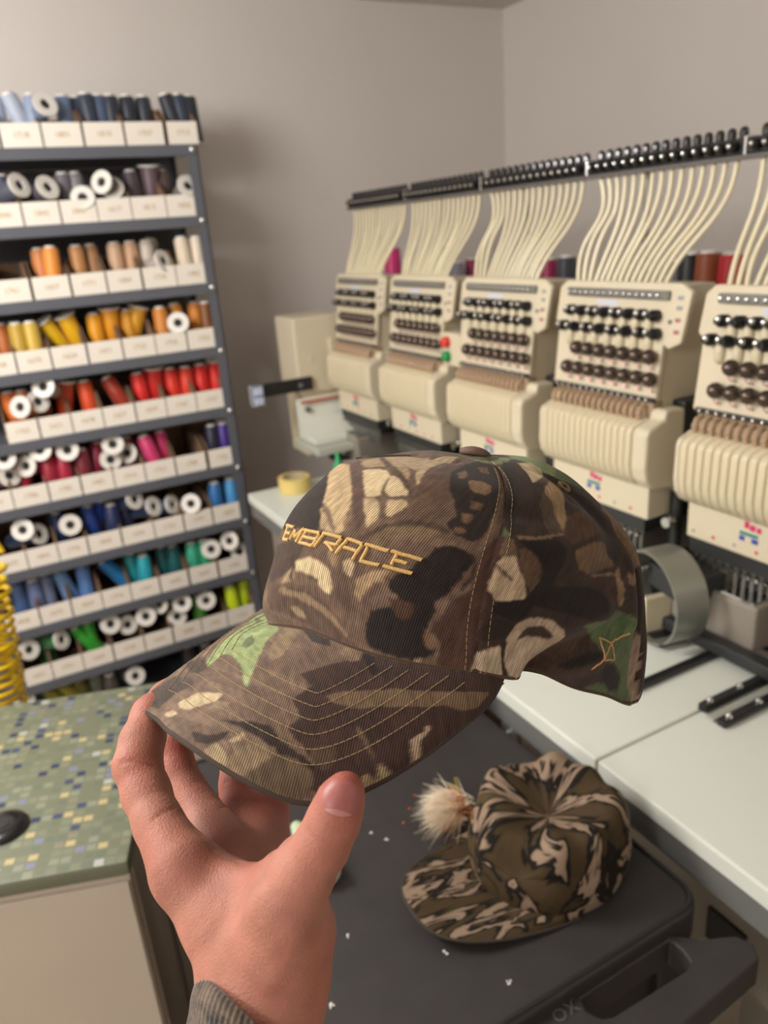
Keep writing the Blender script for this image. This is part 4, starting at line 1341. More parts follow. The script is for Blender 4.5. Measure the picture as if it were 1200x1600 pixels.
CROWN_PRINT = [
 ('#5f4837','-27,50 -26,65 -27,80 -29,95 -30,110 -22,118 -17,125 -11,125 -6,128 -1,130 3,128 8,125 12,120 15,115 19,110 22,103 25,92 28,82 31,75 34,62 35,50 38,38 40,25 43,18 46,8 42,8 38,8 34,8 29,5 24,5 20,8 15,10 10,12 6,18 2,22 -2,28 -5,32 -9,38 -13,42 -17,48 -22,48'),
 ('#8d7354','-16,122 -11,120 -6,120 -1,120 4,120 8,115 11,108 15,103 19,95 22,90 26,80 29,70 31,60 34,50 37,40 39,28 40,18 37,28 34,35 30,45 27,52 24,60 20,68 17,75 13,80 9,85 5,90 1,95 -3,98 -8,100 -13,103 -18,105'),
 ('#9a8260','-9,65 -6,70 -2,75 -1,68 1,60 2,50 3,40 2,38 -1,38 -3,42 -5,50 -7,58'),
 ('#33271f','-58,488 -44,475 -34,462 -26,448 -21,432 -15,418 -11,402 -8,385 -5,370 -2,352 1,335 2,320 -3,312 -9,308 -16,305 -22,300 -30,290 -44,285 -50,292 -50,308 -50,322 -51,335 -52,350 -53,365 -54,380 -54,395 -54,410 -55,422 -56,438 -57,452 -58,470'),
 ('#4c3a2e','-48,218 -34,235 -25,250 -18,260 -11,262 -5,262 -4,248 -5,230 -6,212 -8,195 -10,178 -14,162 -18,148 -23,135 -30,122 -35,128 -42,138 -44,150 -45,165 -46,180 -47,198'),
 ('#b79b6d','-57,503 -57,520 -43,535 -35,545 -24,532 -14,518 -7,503 -1,488 4,475 8,458 12,440 14,422 17,405 18,388 19,370 21,352 20,338 16,335 12,345 7,358 3,370 -2,382 -7,392 -12,405 -16,420 -20,435 -26,448 -34,460 -46,470 -58,485'),
 ('#ad9268','-10,388 -3,378 2,368 6,358 11,345 15,332 14,328 10,328 4,328 1,340 -2,358 -6,372'),
 ('#64493a','-37,548 -33,562 -29,578 -16,562 -7,548 1,530 7,512 13,495 18,478 22,460 26,442 29,425 30,408 32,388 30,372 28,375 25,392 22,408 18,422 14,440 10,455 5,470 -1,488 -7,503 -15,518 -25,532'),
 ('#755c44','-12,405 -6,400 1,390 6,375 10,362 14,348 15,338 11,340 7,352 3,365 -2,380 -6,392'),
 ('#84694a','14,435 17,422 20,408 22,392 22,375 23,360 21,345 20,355 18,370 17,388 15,402 14,420'),
 ('#a88d62','-37,585 -34,600 -32,615 -31,633 -26,645 -18,658 -11,670 0,670 12,662 22,652 30,633 35,608 34,605 27,615 18,628 11,628 6,620 -2,615 -6,602 -10,588 -14,575 -21,572'),
 ('#b0966a','-33,642 -30,660 -26,675 -24,695 -19,712 -14,730 -11,750 -8,770 -4,790 10,765 22,725 28,692 32,662 26,658 18,660 9,665 -2,668 -10,660 -21,652'),
 ('#b59c70','46,600 43,628 40,658 36,690 34,720 33,750 33,780 32,812 29,852 23,898 16,880 10,858 8,832 6,808 5,782 14,745 22,710 28,678 34,645 40,622'),
 ('#5f4734','-30,633 -27,648 -10,645 2,640 11,635 21,622 29,610 35,598 42,582 46,565 51,548 49,542 44,550 38,568 32,580 26,590 18,600 10,610 0,618 -13,628'),
 ('#c9b182','-11,558 -9,572 -6,585 -2,595 4,600 10,602 18,588 20,568 22,548 24,528 27,508 25,498 22,488 18,482 14,495 9,510 2,528 -4,542'),
 ('#bda375','18,473 22,482 26,492 30,485 34,465 37,448 38,428 37,408 35,390 32,400 30,418 26,435 22,455'),
 ('#c6ae80','19,585 22,595 27,595 33,585 38,575 43,565 45,550 42,542 38,532 36,522 32,520 27,530 25,545 22,565'),
 ('#baa073','35,505 39,512 42,522 46,530 50,525 50,505 49,488 47,473 46,455 42,450 40,462 38,485'),
 ('#664c37','47,598 46,622 45,650 42,680 42,708 42,735 42,765 42,800 48,815 55,828 61,782 65,740 67,705 69,672 71,642 74,615 76,588 78,562 80,538 77,522 74,508 72,492 68,482 65,473 62,468 58,482 56,503 54,525 53,548 50,572'),
 ('#7c6445','39,330 41,348 42,365 43,382 46,395 48,408 51,420 54,430 58,438 61,445 65,450 68,458 72,462 76,462 80,465 83,468 82,455 78,442 75,432 72,428 69,420 65,415 62,408 58,398 55,390 53,378 52,360 50,342 47,338 43,335'),
 ('#533e2f','33,348 36,360 38,375 40,390 42,405 44,420 47,430 50,440 53,452 56,462 59,473 63,478 67,482 71,485 74,492 78,490 83,488 87,482 89,473 86,468 82,470 78,473 74,468 70,465 66,460 62,455 59,448 56,438 53,428 50,418 47,408 45,392 43,375 41,360 38,348 35,335'),
 ('#8a704e','18,295 21,302 23,310 25,305 26,290 26,275 26,260 26,245 25,230 23,232 21,242 19,252 17,265 18,280'),
 ('#c8b080','-7,205 -3,218 1,228 4,238 8,235 13,235 16,230 19,225 22,218 23,202 24,188 25,173 25,158 24,145 21,143 18,148 15,158 15,173 12,180 9,185 5,185 1,185 -4,182 -6,192'),
 ('#5d4b3a','2,175 6,178 8,178 11,180 14,180 15,170 13,170 10,168 7,168 4,168'),
 ('#a2875f','-10,180 -7,188 -6,182 -6,170 -6,155 -8,145 -12,138 -16,132 -18,130 -16,143 -14,155 -12,168'),
 ('#4e3c30','-9,205 -7,205 -6,192 -7,178 -7,165 -7,150 -10,150 -10,165 -9,178 -9,192'),
 ('#634b3a','24,210 28,225 31,230 34,218 36,202 38,188 39,170 40,152 41,135 41,118 38,100 35,108 33,120 30,132 28,143 26,155 26,175 25,192'),
 ('#bca276','30,260 32,270 34,280 36,270 38,260 38,248 38,235 38,220 36,220 34,228 32,235 31,248'),
 ('#9c8059','41,215 43,228 46,242 49,255 51,262 54,272 58,280 61,285 60,275 59,258 58,242 54,230 52,218 50,202 48,188 46,173 45,155 42,168 42,180 42,198'),
 ('#53372a','94,158 96,178 98,198 99,218 101,238 103,255 106,270 109,288 112,302 113,322 114,342 114,365 114,385 114,405 114,425 115,445 115,465 117,485 119,503 122,515 125,498 126,478 126,458 126,438 126,415 125,398 125,378 124,358 124,338 124,315 124,292 124,270 124,248 123,222 123,200 123,178 122,155 122,132 121,110 121,88 120,68 119,45 118,25 118,2 115,0 112,0 108,2 105,5 101,5 98,8 96,18 97,38 97,58 98,78 96,92 94,108 91,120 92,138'),
 ('#281e18','82,408 86,418 89,428 92,435 96,435 100,435 104,430 107,425 109,408 109,388 107,370 105,355 105,335 105,312 102,295 100,278 98,260 95,245 92,230 92,212 93,192 92,173 90,155 89,138 89,118 90,100 91,82 94,72 95,62 94,45 90,32 88,22 86,10 82,10 78,12 75,12 71,12 68,15 64,15 61,18 57,20 54,22 51,35 50,50 50,70 50,88 51,108 52,125 54,140 58,150 61,158 65,168 68,178 70,190 70,208 67,212 64,218 62,230 62,248 64,265 66,280 69,292 72,305 74,322 75,340 78,355 80,370 81,390'),
 ('#523726','63,195 67,198 70,200 74,200 77,200 80,198 79,178 78,158 77,145 74,135 70,143 68,152 66,160 65,178'),
 ('#75553b','87,125 90,120 91,115 91,100 90,85 92,78 94,72 94,68 93,58 90,60 88,68 88,80 87,95 87,110'),
 ('#634530','99,290 102,305 103,318 105,330 106,342 108,355 109,355 109,338 108,325 106,312 104,300 102,290'),
 ('#9a805c','83,20 85,22 86,25 88,25 88,20 87,10 86,8 85,5 83,5 83,12'),
 ('#33271e','55,742 56,775 57,808 57,850 62,885 71,922 96,955 109,932 118,910 114,868 114,828 114,790 115,753 115,715 115,682 115,650 115,622 114,595 113,570 113,548 112,522 111,503 109,488 106,475 102,470 98,473 94,473 90,480 86,492 82,505 84,525 86,542 85,562 81,585 78,605 74,625 69,648 65,675 61,708'),
 ('#86673f','79,728 83,735 88,742 93,750 98,742 103,735 105,715 104,688 102,675 98,672 93,668 89,670 85,682 82,700'),
 ('#77593b','89,562 91,568 94,570 98,572 98,560 98,542 97,535 94,528 92,535 90,550'),
 ('#6b5036','91,630 94,630 98,630 102,628 102,618 102,600 98,595 95,595 93,595 92,612'),
 ('#7a5c3e','62,748 64,763 65,780 66,798 71,778 74,758 74,740 73,722 70,715 67,730'),
 ('#6f5238','89,503 91,505 94,508 96,508 97,505 97,492 95,488 93,485 90,485 90,492'),
 ('#7a5c3c','77,858 83,868 90,875 97,883 98,860 100,835 97,825 91,820 86,820 82,838'),
 ('#3c2c22','107,432 110,418 112,400 113,380 113,360 112,340 110,322 108,302 106,288 105,292 106,312 108,332 110,352 110,372 110,392 108,413'),
 ('#3e2c20','192,942 215,930 230,915 243,900 254,883 269,862 290,842 289,828 290,815 292,802 297,788 301,772 302,760 302,748 302,735 302,725 300,715 299,708 298,698 297,688 295,680 294,670 294,660 294,648 295,635 298,622 301,608 302,595 303,582 303,575 304,562 304,555 304,545 304,535 304,525 304,515 304,505 303,495 303,482 303,473 303,460 303,450 303,438 303,425 303,413 302,400 302,388 302,372 302,358 302,342 302,325 302,308 303,288 305,268 306,245 307,222 308,200 310,175 311,148 312,122 311,105 311,90 311,80 311,68 311,58 312,48 312,38 312,30 312,22 311,15 311,5 310,0 308,0 306,0 306,0 305,0 304,0 302,0 298,2 292,2 287,0 282,0 278,0 271,0 265,0 258,0 252,0 246,0 242,0 237,0 232,0 227,0 222,0 218,0 213,0 206,0 190,0 182,0 175,0 169,0 162,0 156,0 148,0 139,0 132,0 126,0 121,0 118,0 118,12 119,35 119,55 120,75 121,98 122,120 122,140 123,162 123,185 124,208 124,230 124,252 124,278 124,300 124,320 124,342 124,362 124,380 124,400 124,420 124,440 124,460 124,482 124,505 124,528 124,550 123,575 123,600 122,628 122,655 122,685 123,720 124,755 126,792 128,830 134,870 148,908'),
 ('#7c8e52','38,948 82,998 347,958 -351,925 352,922 335,920 324,912 313,905 302,895 298,880 292,868 290,852 288,838 289,822 290,808 296,790 299,775 302,758 302,740 302,725 300,710 298,695 295,680 294,665 294,648 295,630 301,608 295,628 294,642 292,660 278,680 268,695 258,708 252,722 244,735 239,753 236,770 232,788 228,805 227,825 230,845 236,865 234,885 234,902 236,920 243,935 242,950 226,965 186,978 120,982 61,970'),
 ('#5a6a42','274,785 300,765 301,748 301,730 300,712 297,698 294,682 293,675 267,692 258,705 251,720 245,735 241,753 240,770'),
 ('#bca57a','209,893 220,883 232,872 236,860 234,848 232,832 232,820 226,805 218,792 204,785 192,778 182,778 175,780 178,800 182,820 186,838 191,858 198,875'),
 ('#4f3a28','179,778 190,782 202,785 214,788 228,788 229,772 230,763 217,755 205,750 196,750 189,755 185,768'),
 ('#96794f','202,750 217,755 219,742 215,722 212,702 208,680 205,660 202,638 200,618 198,595 196,575 193,555 190,535 185,532 184,550 185,570 185,592 185,612 185,635 185,658 184,678 182,698 182,720 189,740'),
 ('#5a4630','180,720 182,698 185,675 185,650 185,628 186,602 186,580 185,555 184,532 177,532 170,532 168,548 168,572 168,595 168,622 167,648 166,672 172,698'),
 ('#84684a','135,522 140,525 146,525 152,522 158,522 164,528 170,530 178,532 184,535 191,538 186,525 179,520 173,518 166,515 160,512 154,510 148,510 142,510 138,510'),
 ('#32271f','190,942 182,920 179,898 169,870 155,835 147,800 143,765 140,730 138,698 136,665 135,638 134,608 134,582 134,555 134,532 131,522 129,545 127,568 126,592 124,620 122,648 122,678 123,710 124,748 126,788 128,825 134,865 146,905'),
 ('#6b5338','126,512 130,512 134,503 136,482 138,462 140,442 137,438 132,438 127,438 126,450 126,470 126,492'),
 ('#5c6c3c','124,558 126,548 128,538 130,530 131,520 130,510 127,515 125,518 125,530 125,542'),
 ('#61482f','139,475 145,473 150,468 154,452 158,435 162,415 164,392 165,370 166,348 163,332 161,315 158,330 154,350 150,370 147,392 144,410 142,432 141,455'),
 ('#b39a78','128,440 132,442 137,448 140,435 142,415 145,395 149,375 152,358 154,338 157,315 158,292 154,288 149,288 144,285 139,285 134,283 131,292 128,310 124,320 124,340 124,362 125,380 125,400 126,420'),
 ('#65513e','125,422 127,413 130,402 133,395 136,385 139,378 142,368 142,360 139,365 136,372 133,380 130,388 127,398 126,408'),
 ('#221913','138,500 142,505 148,505 154,508 159,508 165,508 171,508 177,500 182,485 186,468 185,445 184,425 184,402 182,382 182,362 181,342 182,325 187,325 193,325 198,328 205,325 210,322 217,320 223,315 229,308 234,292 239,278 244,262 247,242 251,222 245,220 239,215 234,210 228,210 222,212 216,215 210,218 204,222 198,225 192,230 185,238 178,245 173,252 167,258 165,240 162,225 159,212 154,202 150,202 145,212 139,222 134,232 130,240 131,262 134,278 138,280 142,285 147,288 152,290 157,290 161,298 162,318 164,335 166,352 168,370 166,392 163,415 160,432 155,448 151,462 146,478 142,490'),
 ('#2f231a','125,170 128,185 131,200 135,210 140,210 145,210 150,210 153,195 152,175 150,158 148,138 143,132 137,130 132,125 127,120 124,125 125,148'),
 ('#553b26','199,598 209,602 218,605 230,610 237,605 234,582 234,562 231,540 226,520 220,508 212,500 205,492 198,488 191,480 187,495 185,515 186,538 190,558 194,578'),
 ('#755b3c','193,455 199,465 206,475 212,482 219,482 227,480 235,475 238,458 239,440 242,420 244,400 238,392 231,388 225,380 218,372 212,370 206,380 201,390 198,413 195,432'),
 ('#472a1b','215,370 222,368 229,368 236,368 243,368 246,352 247,332 248,315 249,295 249,275 249,255 246,252 240,265 236,283 232,300 227,318 222,332 218,348'),
 ('#7f6443','298,622 302,602 302,585 302,568 304,548 304,530 304,512 303,498 303,478 303,460 303,442 303,425 302,408 302,392 294,382 284,370 276,358 270,340 262,328 258,335 257,355 257,375 260,392 265,413 269,430 267,450 266,470 266,488 266,508 267,528 269,545 273,565 272,582 266,600 287,615'),
 ('#2a1d16','242,682 250,670 260,658 261,640 262,622 262,602 263,585 259,565 257,545 256,525 255,505 256,488 257,468 257,450 252,430 249,410 244,408 239,422 235,438 234,458 232,478 231,498 231,518 232,538 234,560 236,580 238,602 237,620 238,640 240,662'),
 ('#372319','257,430 266,432 274,430 274,415 275,400 271,385 266,372 262,360 258,370 255,382 255,398 256,415'),
 ('#372319','304,505 303,503 303,500 303,498 302,495 303,490 303,495 303,500'),
 ('#8a6e49','249,395 250,375 251,355 253,338 255,318 255,298 255,278 256,258 252,258 250,278 250,298 249,318 248,338 246,358 245,378'),
 ('#8a6e49','214,370 221,370 227,372 234,372 242,375 246,365 239,362 231,362 225,360 218,360'),
 ('#37251a','302,395 302,378 302,360 302,342 302,325 302,305 303,285 305,262 306,240 307,215 309,190 310,168 311,140 312,118 312,110 298,145 290,173 284,198 278,220 272,240 266,258 261,275 259,295 258,315 264,330 270,348 276,362 282,378 294,388'),
 ('#5c7244','214,192 219,200 224,205 230,210 235,212 241,212 247,212 249,228 251,242 258,238 266,230 273,215 280,195 287,173 290,150 292,130 294,110 293,98 292,85 292,75 293,65 294,55 294,45 295,38 296,28 298,18 298,10 298,0 296,0 292,0 287,0 282,0 277,0 270,0 264,0 258,0 252,0 246,2 247,10 251,20 256,28 262,28 269,25 274,22 280,22 280,35 280,45 277,55 271,68 266,80 260,88 254,95 250,110 246,125 242,140 238,155 232,168 226,178 221,185'),
 ('#6c8048','216,192 220,200 225,202 229,210 234,208 239,208 242,198 242,182 242,168 240,155 236,158 231,168 226,178 222,185'),
 ('#27211a','257,82 262,85 268,82 273,70 277,58 279,48 280,35 281,25 277,18 272,15 267,28 263,38 259,52 258,65'),
 ('#9d8570','293,150 297,125 299,105 299,90 300,78 300,68 300,58 300,50 299,42 301,32 302,22 305,10 306,0 302,0 300,0 298,0 298,8 297,18 295,28 294,38 293,45 292,55 292,65 292,75 291,88 291,100 292,115 292,132'),
 ('#4a3426','187,25 191,38 195,50 198,65 201,80 203,95 205,112 208,125 210,140 214,152 216,168 220,175 226,165 232,160 238,152 242,138 246,122 249,108 248,92 247,78 246,62 245,50 240,42 235,35 230,28 233,20 238,15 242,5 242,2 236,2 230,2 225,0 220,0 215,0 210,0 204,0 198,0 193,2'),
 ('#5c432f','198,68 202,78 205,92 209,105 212,118 215,130 220,138 225,145 230,150 234,155 233,140 230,125 229,110 226,98 222,88 218,75 214,60 210,55 204,60'),
 ('#221a14','214,40 218,55 222,68 226,80 230,90 234,100 238,108 243,112 247,115 251,98 247,90 243,82 238,75 234,68 229,60 225,50 220,45'),
 ('#ad967a','147,132 149,152 151,170 153,190 157,200 162,208 167,212 173,212 179,208 186,202 192,190 198,173 202,155 203,135 203,115 200,103 197,88 194,72 191,60 189,42 186,30 182,15 178,2 173,0 166,0 158,10 154,30 150,50 150,70 149,90 148,112'),
 ('#453225','159,132 161,148 163,165 166,178 171,180 177,182 182,178 189,160 193,145 189,138 182,138 175,143 169,145 164,138'),
 ('#b09a7e','122,72 126,82 130,92 136,103 142,110 145,108 146,88 148,65 150,45 151,25 153,5 146,0 138,0 130,0 125,0 120,0 118,0 118,10 119,30 120,52'),
 ('#33251c','142,115 147,130 149,120 149,100 149,80 150,58 154,38 158,18 158,2 152,10 150,32 147,52 146,72 144,95'),
]
BRIM_PRINT = [
 ('#462f25','210,338 240,350 265,362 295,375 290,400 285,429 285,462 280,488 290,508 315,529 340,546 360,567 360,596 360,625 360,654 370,679 390,688 410,696 430,704 455,721 475,742 495,762 510,779 525,808 525,838 530,867 540,892 560,917 580,942 600,971 610,967 625,967 635,962 650,962 665,971 675,967 690,975 705,987 720,1000 730,1000 740,1000 750,1000 760,1000 770,1000 775,1000 785,1000 795,1000 805,1000 810,1000 820,1000 830,1000 840,1000 850,1000 860,1000 865,1000 875,1000 885,1000 895,1000 900,1000 910,1000 920,1000 930,1000 935,1000 945,1000 955,1000 960,1000 970,1000 980,1000 990,1000 995,1000 1000,0 1000,0 1000,0 1000,0 1000,0 1000,0 985,0 915,0 860,0 815,0 780,0 755,0 730,0 705,0 685,0 660,0 640,0 615,0 595,0 575,0 550,0 530,0 510,0 485,0 465,0 440,0 415,0 395,0 370,0 350,0 335,12 325,46 315,75 305,104 295,129 285,158 270,179 260,208 250,233 240,258 230,283 220,312'),
 ('#8f9f60','-370,475 -385,446 -400,412 -425,388 -455,362 -490,333 -525,304 -545,275 -540,233 -520,183 -465,121 -375,42 -140,0 -95,62 -85,121 -80,167 -65,217 -40,271 -20,312 -5,354 15,396 30,433 50,471 70,508 90,546 85,558 55,542 25,508 -5,475 -40,450 -80,438 -130,425 -175,438 -205,471 -200,508 -195,542 -195,579 -195,612 -210,617 -235,588 -270,567 -295,542 -330,525 -350,500'),
 ('#647048','-160,338 -170,312 -185,283 -195,254 -195,225 -185,200 -150,225 -115,254 -110,279 -110,300 -110,325 -135,329'),
 ('#647048','-520,279 -515,258 -505,238 -495,221 -455,200 -425,183 -430,200 -425,212 -440,233 -480,254'),
 ('#8d7655','-40,167 -60,112 -80,54 -90,0 -65,0 -45,0 -25,0 -15,4 5,67 25,121 35,162 50,204 60,246 65,279 65,312 55,333 20,317 -5,296 -15,254 -25,217'),
 ('#41342b','-15,0 15,0 45,0 80,0 110,0 145,0 170,29 185,67 155,71 125,79 100,88 60,62 15,21'),
 ('#51433a','-280,1000 -300,1000 -320,1000 -330,983 -335,962 -340,938 -345,908 -345,875 -340,833 -295,775 -250,729 -215,700 -160,704 -150,729 -165,758 -180,788 -195,821 -195,850 -195,883 -195,912 -190,946 -215,958 -240,971 -270,992'),
 ('#4a3b33','-460,838 -405,746 -375,688 -350,638 -275,596 -210,579 -190,596 -190,625 -205,654 -240,679 -285,717 -340,742'),
 ('#bfa77c','-120,854 -110,821 -95,792 -80,762 -70,733 -40,712 -15,696 10,679 30,662 45,679 50,712 40,738 25,762 15,788 0,812 -10,842 -35,858 -80,867'),
 ('#bfa77c','-130,958 -120,942 -110,925 -105,904 -75,904 -50,904 -50,925 -55,942 -65,954 -95,958'),
 ('#8d7656','50,717 70,704 90,696 110,683 115,712 120,742 100,754 80,762 60,775 55,746'),
 ('#392b23','135,804 160,796 180,779 195,767 215,750 230,733 245,717 265,708 285,700 300,692 325,696 345,712 365,729 385,738 410,746 430,750 450,758 470,762 490,771 510,788 530,812 540,829 530,846 515,850 500,842 480,838 460,833 440,821 420,812 400,800 380,792 360,788 340,783 315,779 295,779 275,779 255,779 230,779 210,788 185,792 160,800'),
 ('#3d2f27','110,942 135,929 160,921 180,908 195,888 205,862 215,842 225,821 230,850 235,883 230,908 220,933 210,954 190,967 175,979 145,962'),
 ('#a08a63','220,987 225,962 225,938 230,917 255,925 270,929 290,950 305,967 315,987 310,1000 295,1000 280,1000 260,1000 240,996'),
 ('#b09a70','250,879 255,862 255,842 260,821 260,800 270,796 275,821 275,842 275,867 265,875'),
 ('#8a7452','300,888 305,862 310,838 320,812 335,804 355,796 370,783 390,788 390,821 395,850 390,879 390,908 385,933 385,962 380,987 370,1000 350,1000 330,992 315,975 305,946 300,917'),
 ('#655239','380,1000 380,971 385,946 390,921 390,892 395,867 400,842 405,812 415,800 435,796 450,792 470,792 490,804 510,812 530,829 545,850 555,879 565,912 570,946 575,979 575,1000 565,1000 550,1000 535,1000 515,1000 500,1000 485,1000 465,1000 450,1000 430,1000 415,1000 395,1000'),
 ('#776143','325,675 340,671 350,662 365,662 380,675 395,683 405,696 400,712 390,717 370,708 355,700 340,688'),
 ('#735b3e','365,400 375,379 385,358 400,342 415,329 430,317 445,304 465,296 480,283 495,271 515,267 530,254 545,242 565,238 585,238 605,242 625,242 645,242 665,242 685,246 705,246 725,250 745,254 765,254 790,271 810,275 835,292 865,321 900,375 915,454 910,533 905,600 905,688 885,642 865,600 840,550 815,492 785,438 760,404 745,408 725,400 705,396 685,388 665,383 645,379 630,383 610,383 595,388 575,388 555,388 540,396 525,408 510,417 495,425 475,429 455,425 435,425 410,425 390,412'),
 ('#84694a','230,21 240,4 255,0 275,4 295,12 315,25 330,54 335,83 330,104 320,121 305,117 285,104 265,88 245,54'),
 ('#2b201a','305,0 330,0 350,0 375,33 405,75 430,112 445,150 435,175 415,158 390,121 365,83 335,46'),
 ('#aa9070','755,600 770,612 780,642 785,683 785,712 780,725 780,754 785,796 795,846 805,904 820,987 815,992 810,1000 805,996 795,938 785,883 770,821 760,771 750,729 745,696 750,679 755,667 765,667 770,658'),
 ('#9c835e','700,825 720,867 735,904 750,946 765,992 760,996 755,1000 750,1000 740,1000 735,1000 730,971 725,938 715,896 710,867'),
 ('#977f5a','680,896 685,883 690,875 710,921 725,967 735,1000 730,1000 720,1000 710,1000 710,1000 700,971 690,929'),
 ('#5a4433','470,708 485,696 495,683 510,675 525,662 540,688 555,721 565,754 570,788 575,817 560,817 540,808 520,788 500,767 485,742'),
 ('#69553c','545,533 560,550 580,579 595,604 610,629 625,658 640,688 655,721 670,754 675,771 660,746 645,717 630,688 615,658 600,633 580,604 565,583 550,558'),
]
LETTERS = {
 'E': [[(-18.0, 0.3), (-14.4, 0.3), (-11.6, 0.302)], [(-16.4, 0.3), (-16.0, 0.292), (-15.6, 0.282), (-15.2, 0.275), (-15.2, 0.265), (-15.2, 0.258)], [(-15.2, 0.278), (-11.6, 0.282)], [(-15.2, 0.255), (-12.8, 0.258), (-11.2, 0.26)]],
 'M': [[(-10.4, 0.263), (-10.4, 0.273), (-10.0, 0.28), (-10.0, 0.29), (-10.0, 0.297)], [(-10.0, 0.297), (-9.2, 0.29), (-8.8, 0.282), (-8.4, 0.275)], [(-8.4, 0.275), (-7.6, 0.285), (-6.8, 0.292), (-6.4, 0.3), (-5.6, 0.31)], [(-5.6, 0.31), (-6.0, 0.302), (-6.0, 0.295), (-6.0, 0.287), (-6.0, 0.28), (-6.4, 0.27), (-6.4, 0.263)]],
 'B': [[(-5.2, 0.307), (-3.6, 0.307), (-2.4, 0.31), (-1.2, 0.31), (0.0, 0.312), (1.2, 0.315), (2.4, 0.315)], [(-3.6, 0.307), (-4.0, 0.3), (-4.0, 0.292), (-4.0, 0.282), (-4.4, 0.275), (-4.4, 0.265)], [(-4.8, 0.265), (-3.2, 0.268), (-2.0, 0.268), (-0.8, 0.27), (0.4, 0.27), (1.6, 0.27)], [(-4.0, 0.287), (-2.4, 0.287), (-1.2, 0.29), (0.0, 0.29), (1.2, 0.292), (2.4, 0.295)], [(2.4, 0.315), (2.4, 0.305), (2.4, 0.295)], [(2.4, 0.295), (2.0, 0.282), (1.6, 0.27)]],
 'R': [[(3.6, 0.32), (4.8, 0.32), (6.0, 0.323), (7.2, 0.323), (8.0, 0.325), (9.2, 0.325), (10.0, 0.325), (11.2, 0.328)], [(4.4, 0.32), (4.0, 0.312), (4.0, 0.302), (3.6, 0.295), (3.2, 0.287), (3.2, 0.278), (2.8, 0.27)], [(11.2, 0.328), (11.2, 0.318), (10.8, 0.31), (10.8, 0.3)], [(10.8, 0.3), (9.6, 0.3), (8.4, 0.297), (7.2, 0.297), (6.0, 0.295)], [(6.8, 0.295), (8.0, 0.292), (8.8, 0.287), (9.6, 0.282), (10.4, 0.278)]],
 'A': [[(13.6, 0.33), (13.6, 0.323), (13.2, 0.315), (12.8, 0.307), (12.4, 0.3), (12.4, 0.292), (12.0, 0.285), (11.6, 0.275)], [(13.2, 0.33), (14.4, 0.333), (15.2, 0.333), (16.4, 0.333), (17.2, 0.333), (18.4, 0.333), (19.2, 0.333)], [(19.2, 0.333), (19.2, 0.323), (18.8, 0.315), (18.8, 0.307), (18.4, 0.3), (18.4, 0.292), (18.0, 0.282), (18.0, 0.275)], [(13.6, 0.302), (14.8, 0.305), (16.0, 0.305), (17.2, 0.305), (18.4, 0.305)]],
 'C': [[(20.0, 0.335), (20.8, 0.338), (21.6, 0.338), (22.8, 0.338), (23.6, 0.338), (24.4, 0.34), (25.6, 0.34), (26.4, 0.34), (27.2, 0.34), (28.0, 0.343)], [(21.2, 0.33), (21.2, 0.323), (21.2, 0.312), (21.2, 0.305), (20.8, 0.297), (20.8, 0.287), (20.8, 0.28)], [(20.4, 0.28), (21.6, 0.28), (22.4, 0.282), (23.2, 0.282), (24.4, 0.282), (25.2, 0.285), (26.0, 0.285), (26.8, 0.287)]],
 'F': [[(28.8, 0.345), (29.6, 0.347), (30.4, 0.347), (31.6, 0.347), (32.4, 0.347), (33.2, 0.347), (34.0, 0.35), (34.8, 0.35), (35.6, 0.35), (36.4, 0.35), (37.2, 0.352), (38.0, 0.352), (38.8, 0.352)], [(30.8, 0.345), (30.8, 0.335), (30.8, 0.325), (30.4, 0.318), (30.4, 0.307), (30.4, 0.3)], [(30.4, 0.32), (31.2, 0.32), (32.4, 0.323), (33.2, 0.323), (34.0, 0.323), (34.8, 0.323)], [(28.0, 0.29), (28.8, 0.29), (29.6, 0.29), (30.4, 0.292), (31.2, 0.292), (32.0, 0.292), (32.8, 0.292), (34.0, 0.295), (34.8, 0.295), (35.6, 0.295), (36.4, 0.297), (37.2, 0.297)]],
}
EMBLEM = [[(123.6, 0.15), (124.8, 0.1475), (126.4, 0.145), (128.0, 0.14), (129.2, 0.1375), (130.0, 0.13), (130.4, 0.1225), (131.2, 0.1125), (132.0, 0.105), (132.4, 0.1), (133.2, 0.0925), (132.4, 0.09), (130.8, 0.0925), (129.6, 0.0925), (128.0, 0.0925), (126.4, 0.095), (125.6, 0.0975), (125.2, 0.105), (125.2, 0.11), (124.8, 0.1175), (124.4, 0.125), (124.0, 0.135), (124.0, 0.14), (123.6, 0.15)], [(121.6, 0.0675), (122.4, 0.0725), (122.8, 0.0775), (123.6, 0.0825), (124.4, 0.0875), (124.8, 0.0925), (125.6, 0.0975), (126.0, 0.1025), (126.4, 0.11), (127.2, 0.115), (127.6, 0.12), (128.0, 0.125), (128.8, 0.13), (129.2, 0.135), (130.0, 0.14), (130.8, 0.145), (132.0, 0.1475), (132.8, 0.1525), (133.6, 0.1575), (134.4, 0.16), (135.6, 0.165)]]
EYELET = [117.6, 0.72]
# ------------------------------------------------------------------ camouflage cap held up in front of the camera
CA, CB, CHH = .102, .080, .128
CTT = math.radians(80)


def crown_base(th, t):
    ph = np.asarray(t) * PI / 2
    rho = np.clip(np.cos(ph), 0, 1) ** .62
    s = np.sin(ph) ** 1.05
    return np.stack([CA * rho * np.cos(th), CB * rho * np.sin(th), CHH * s], -1)


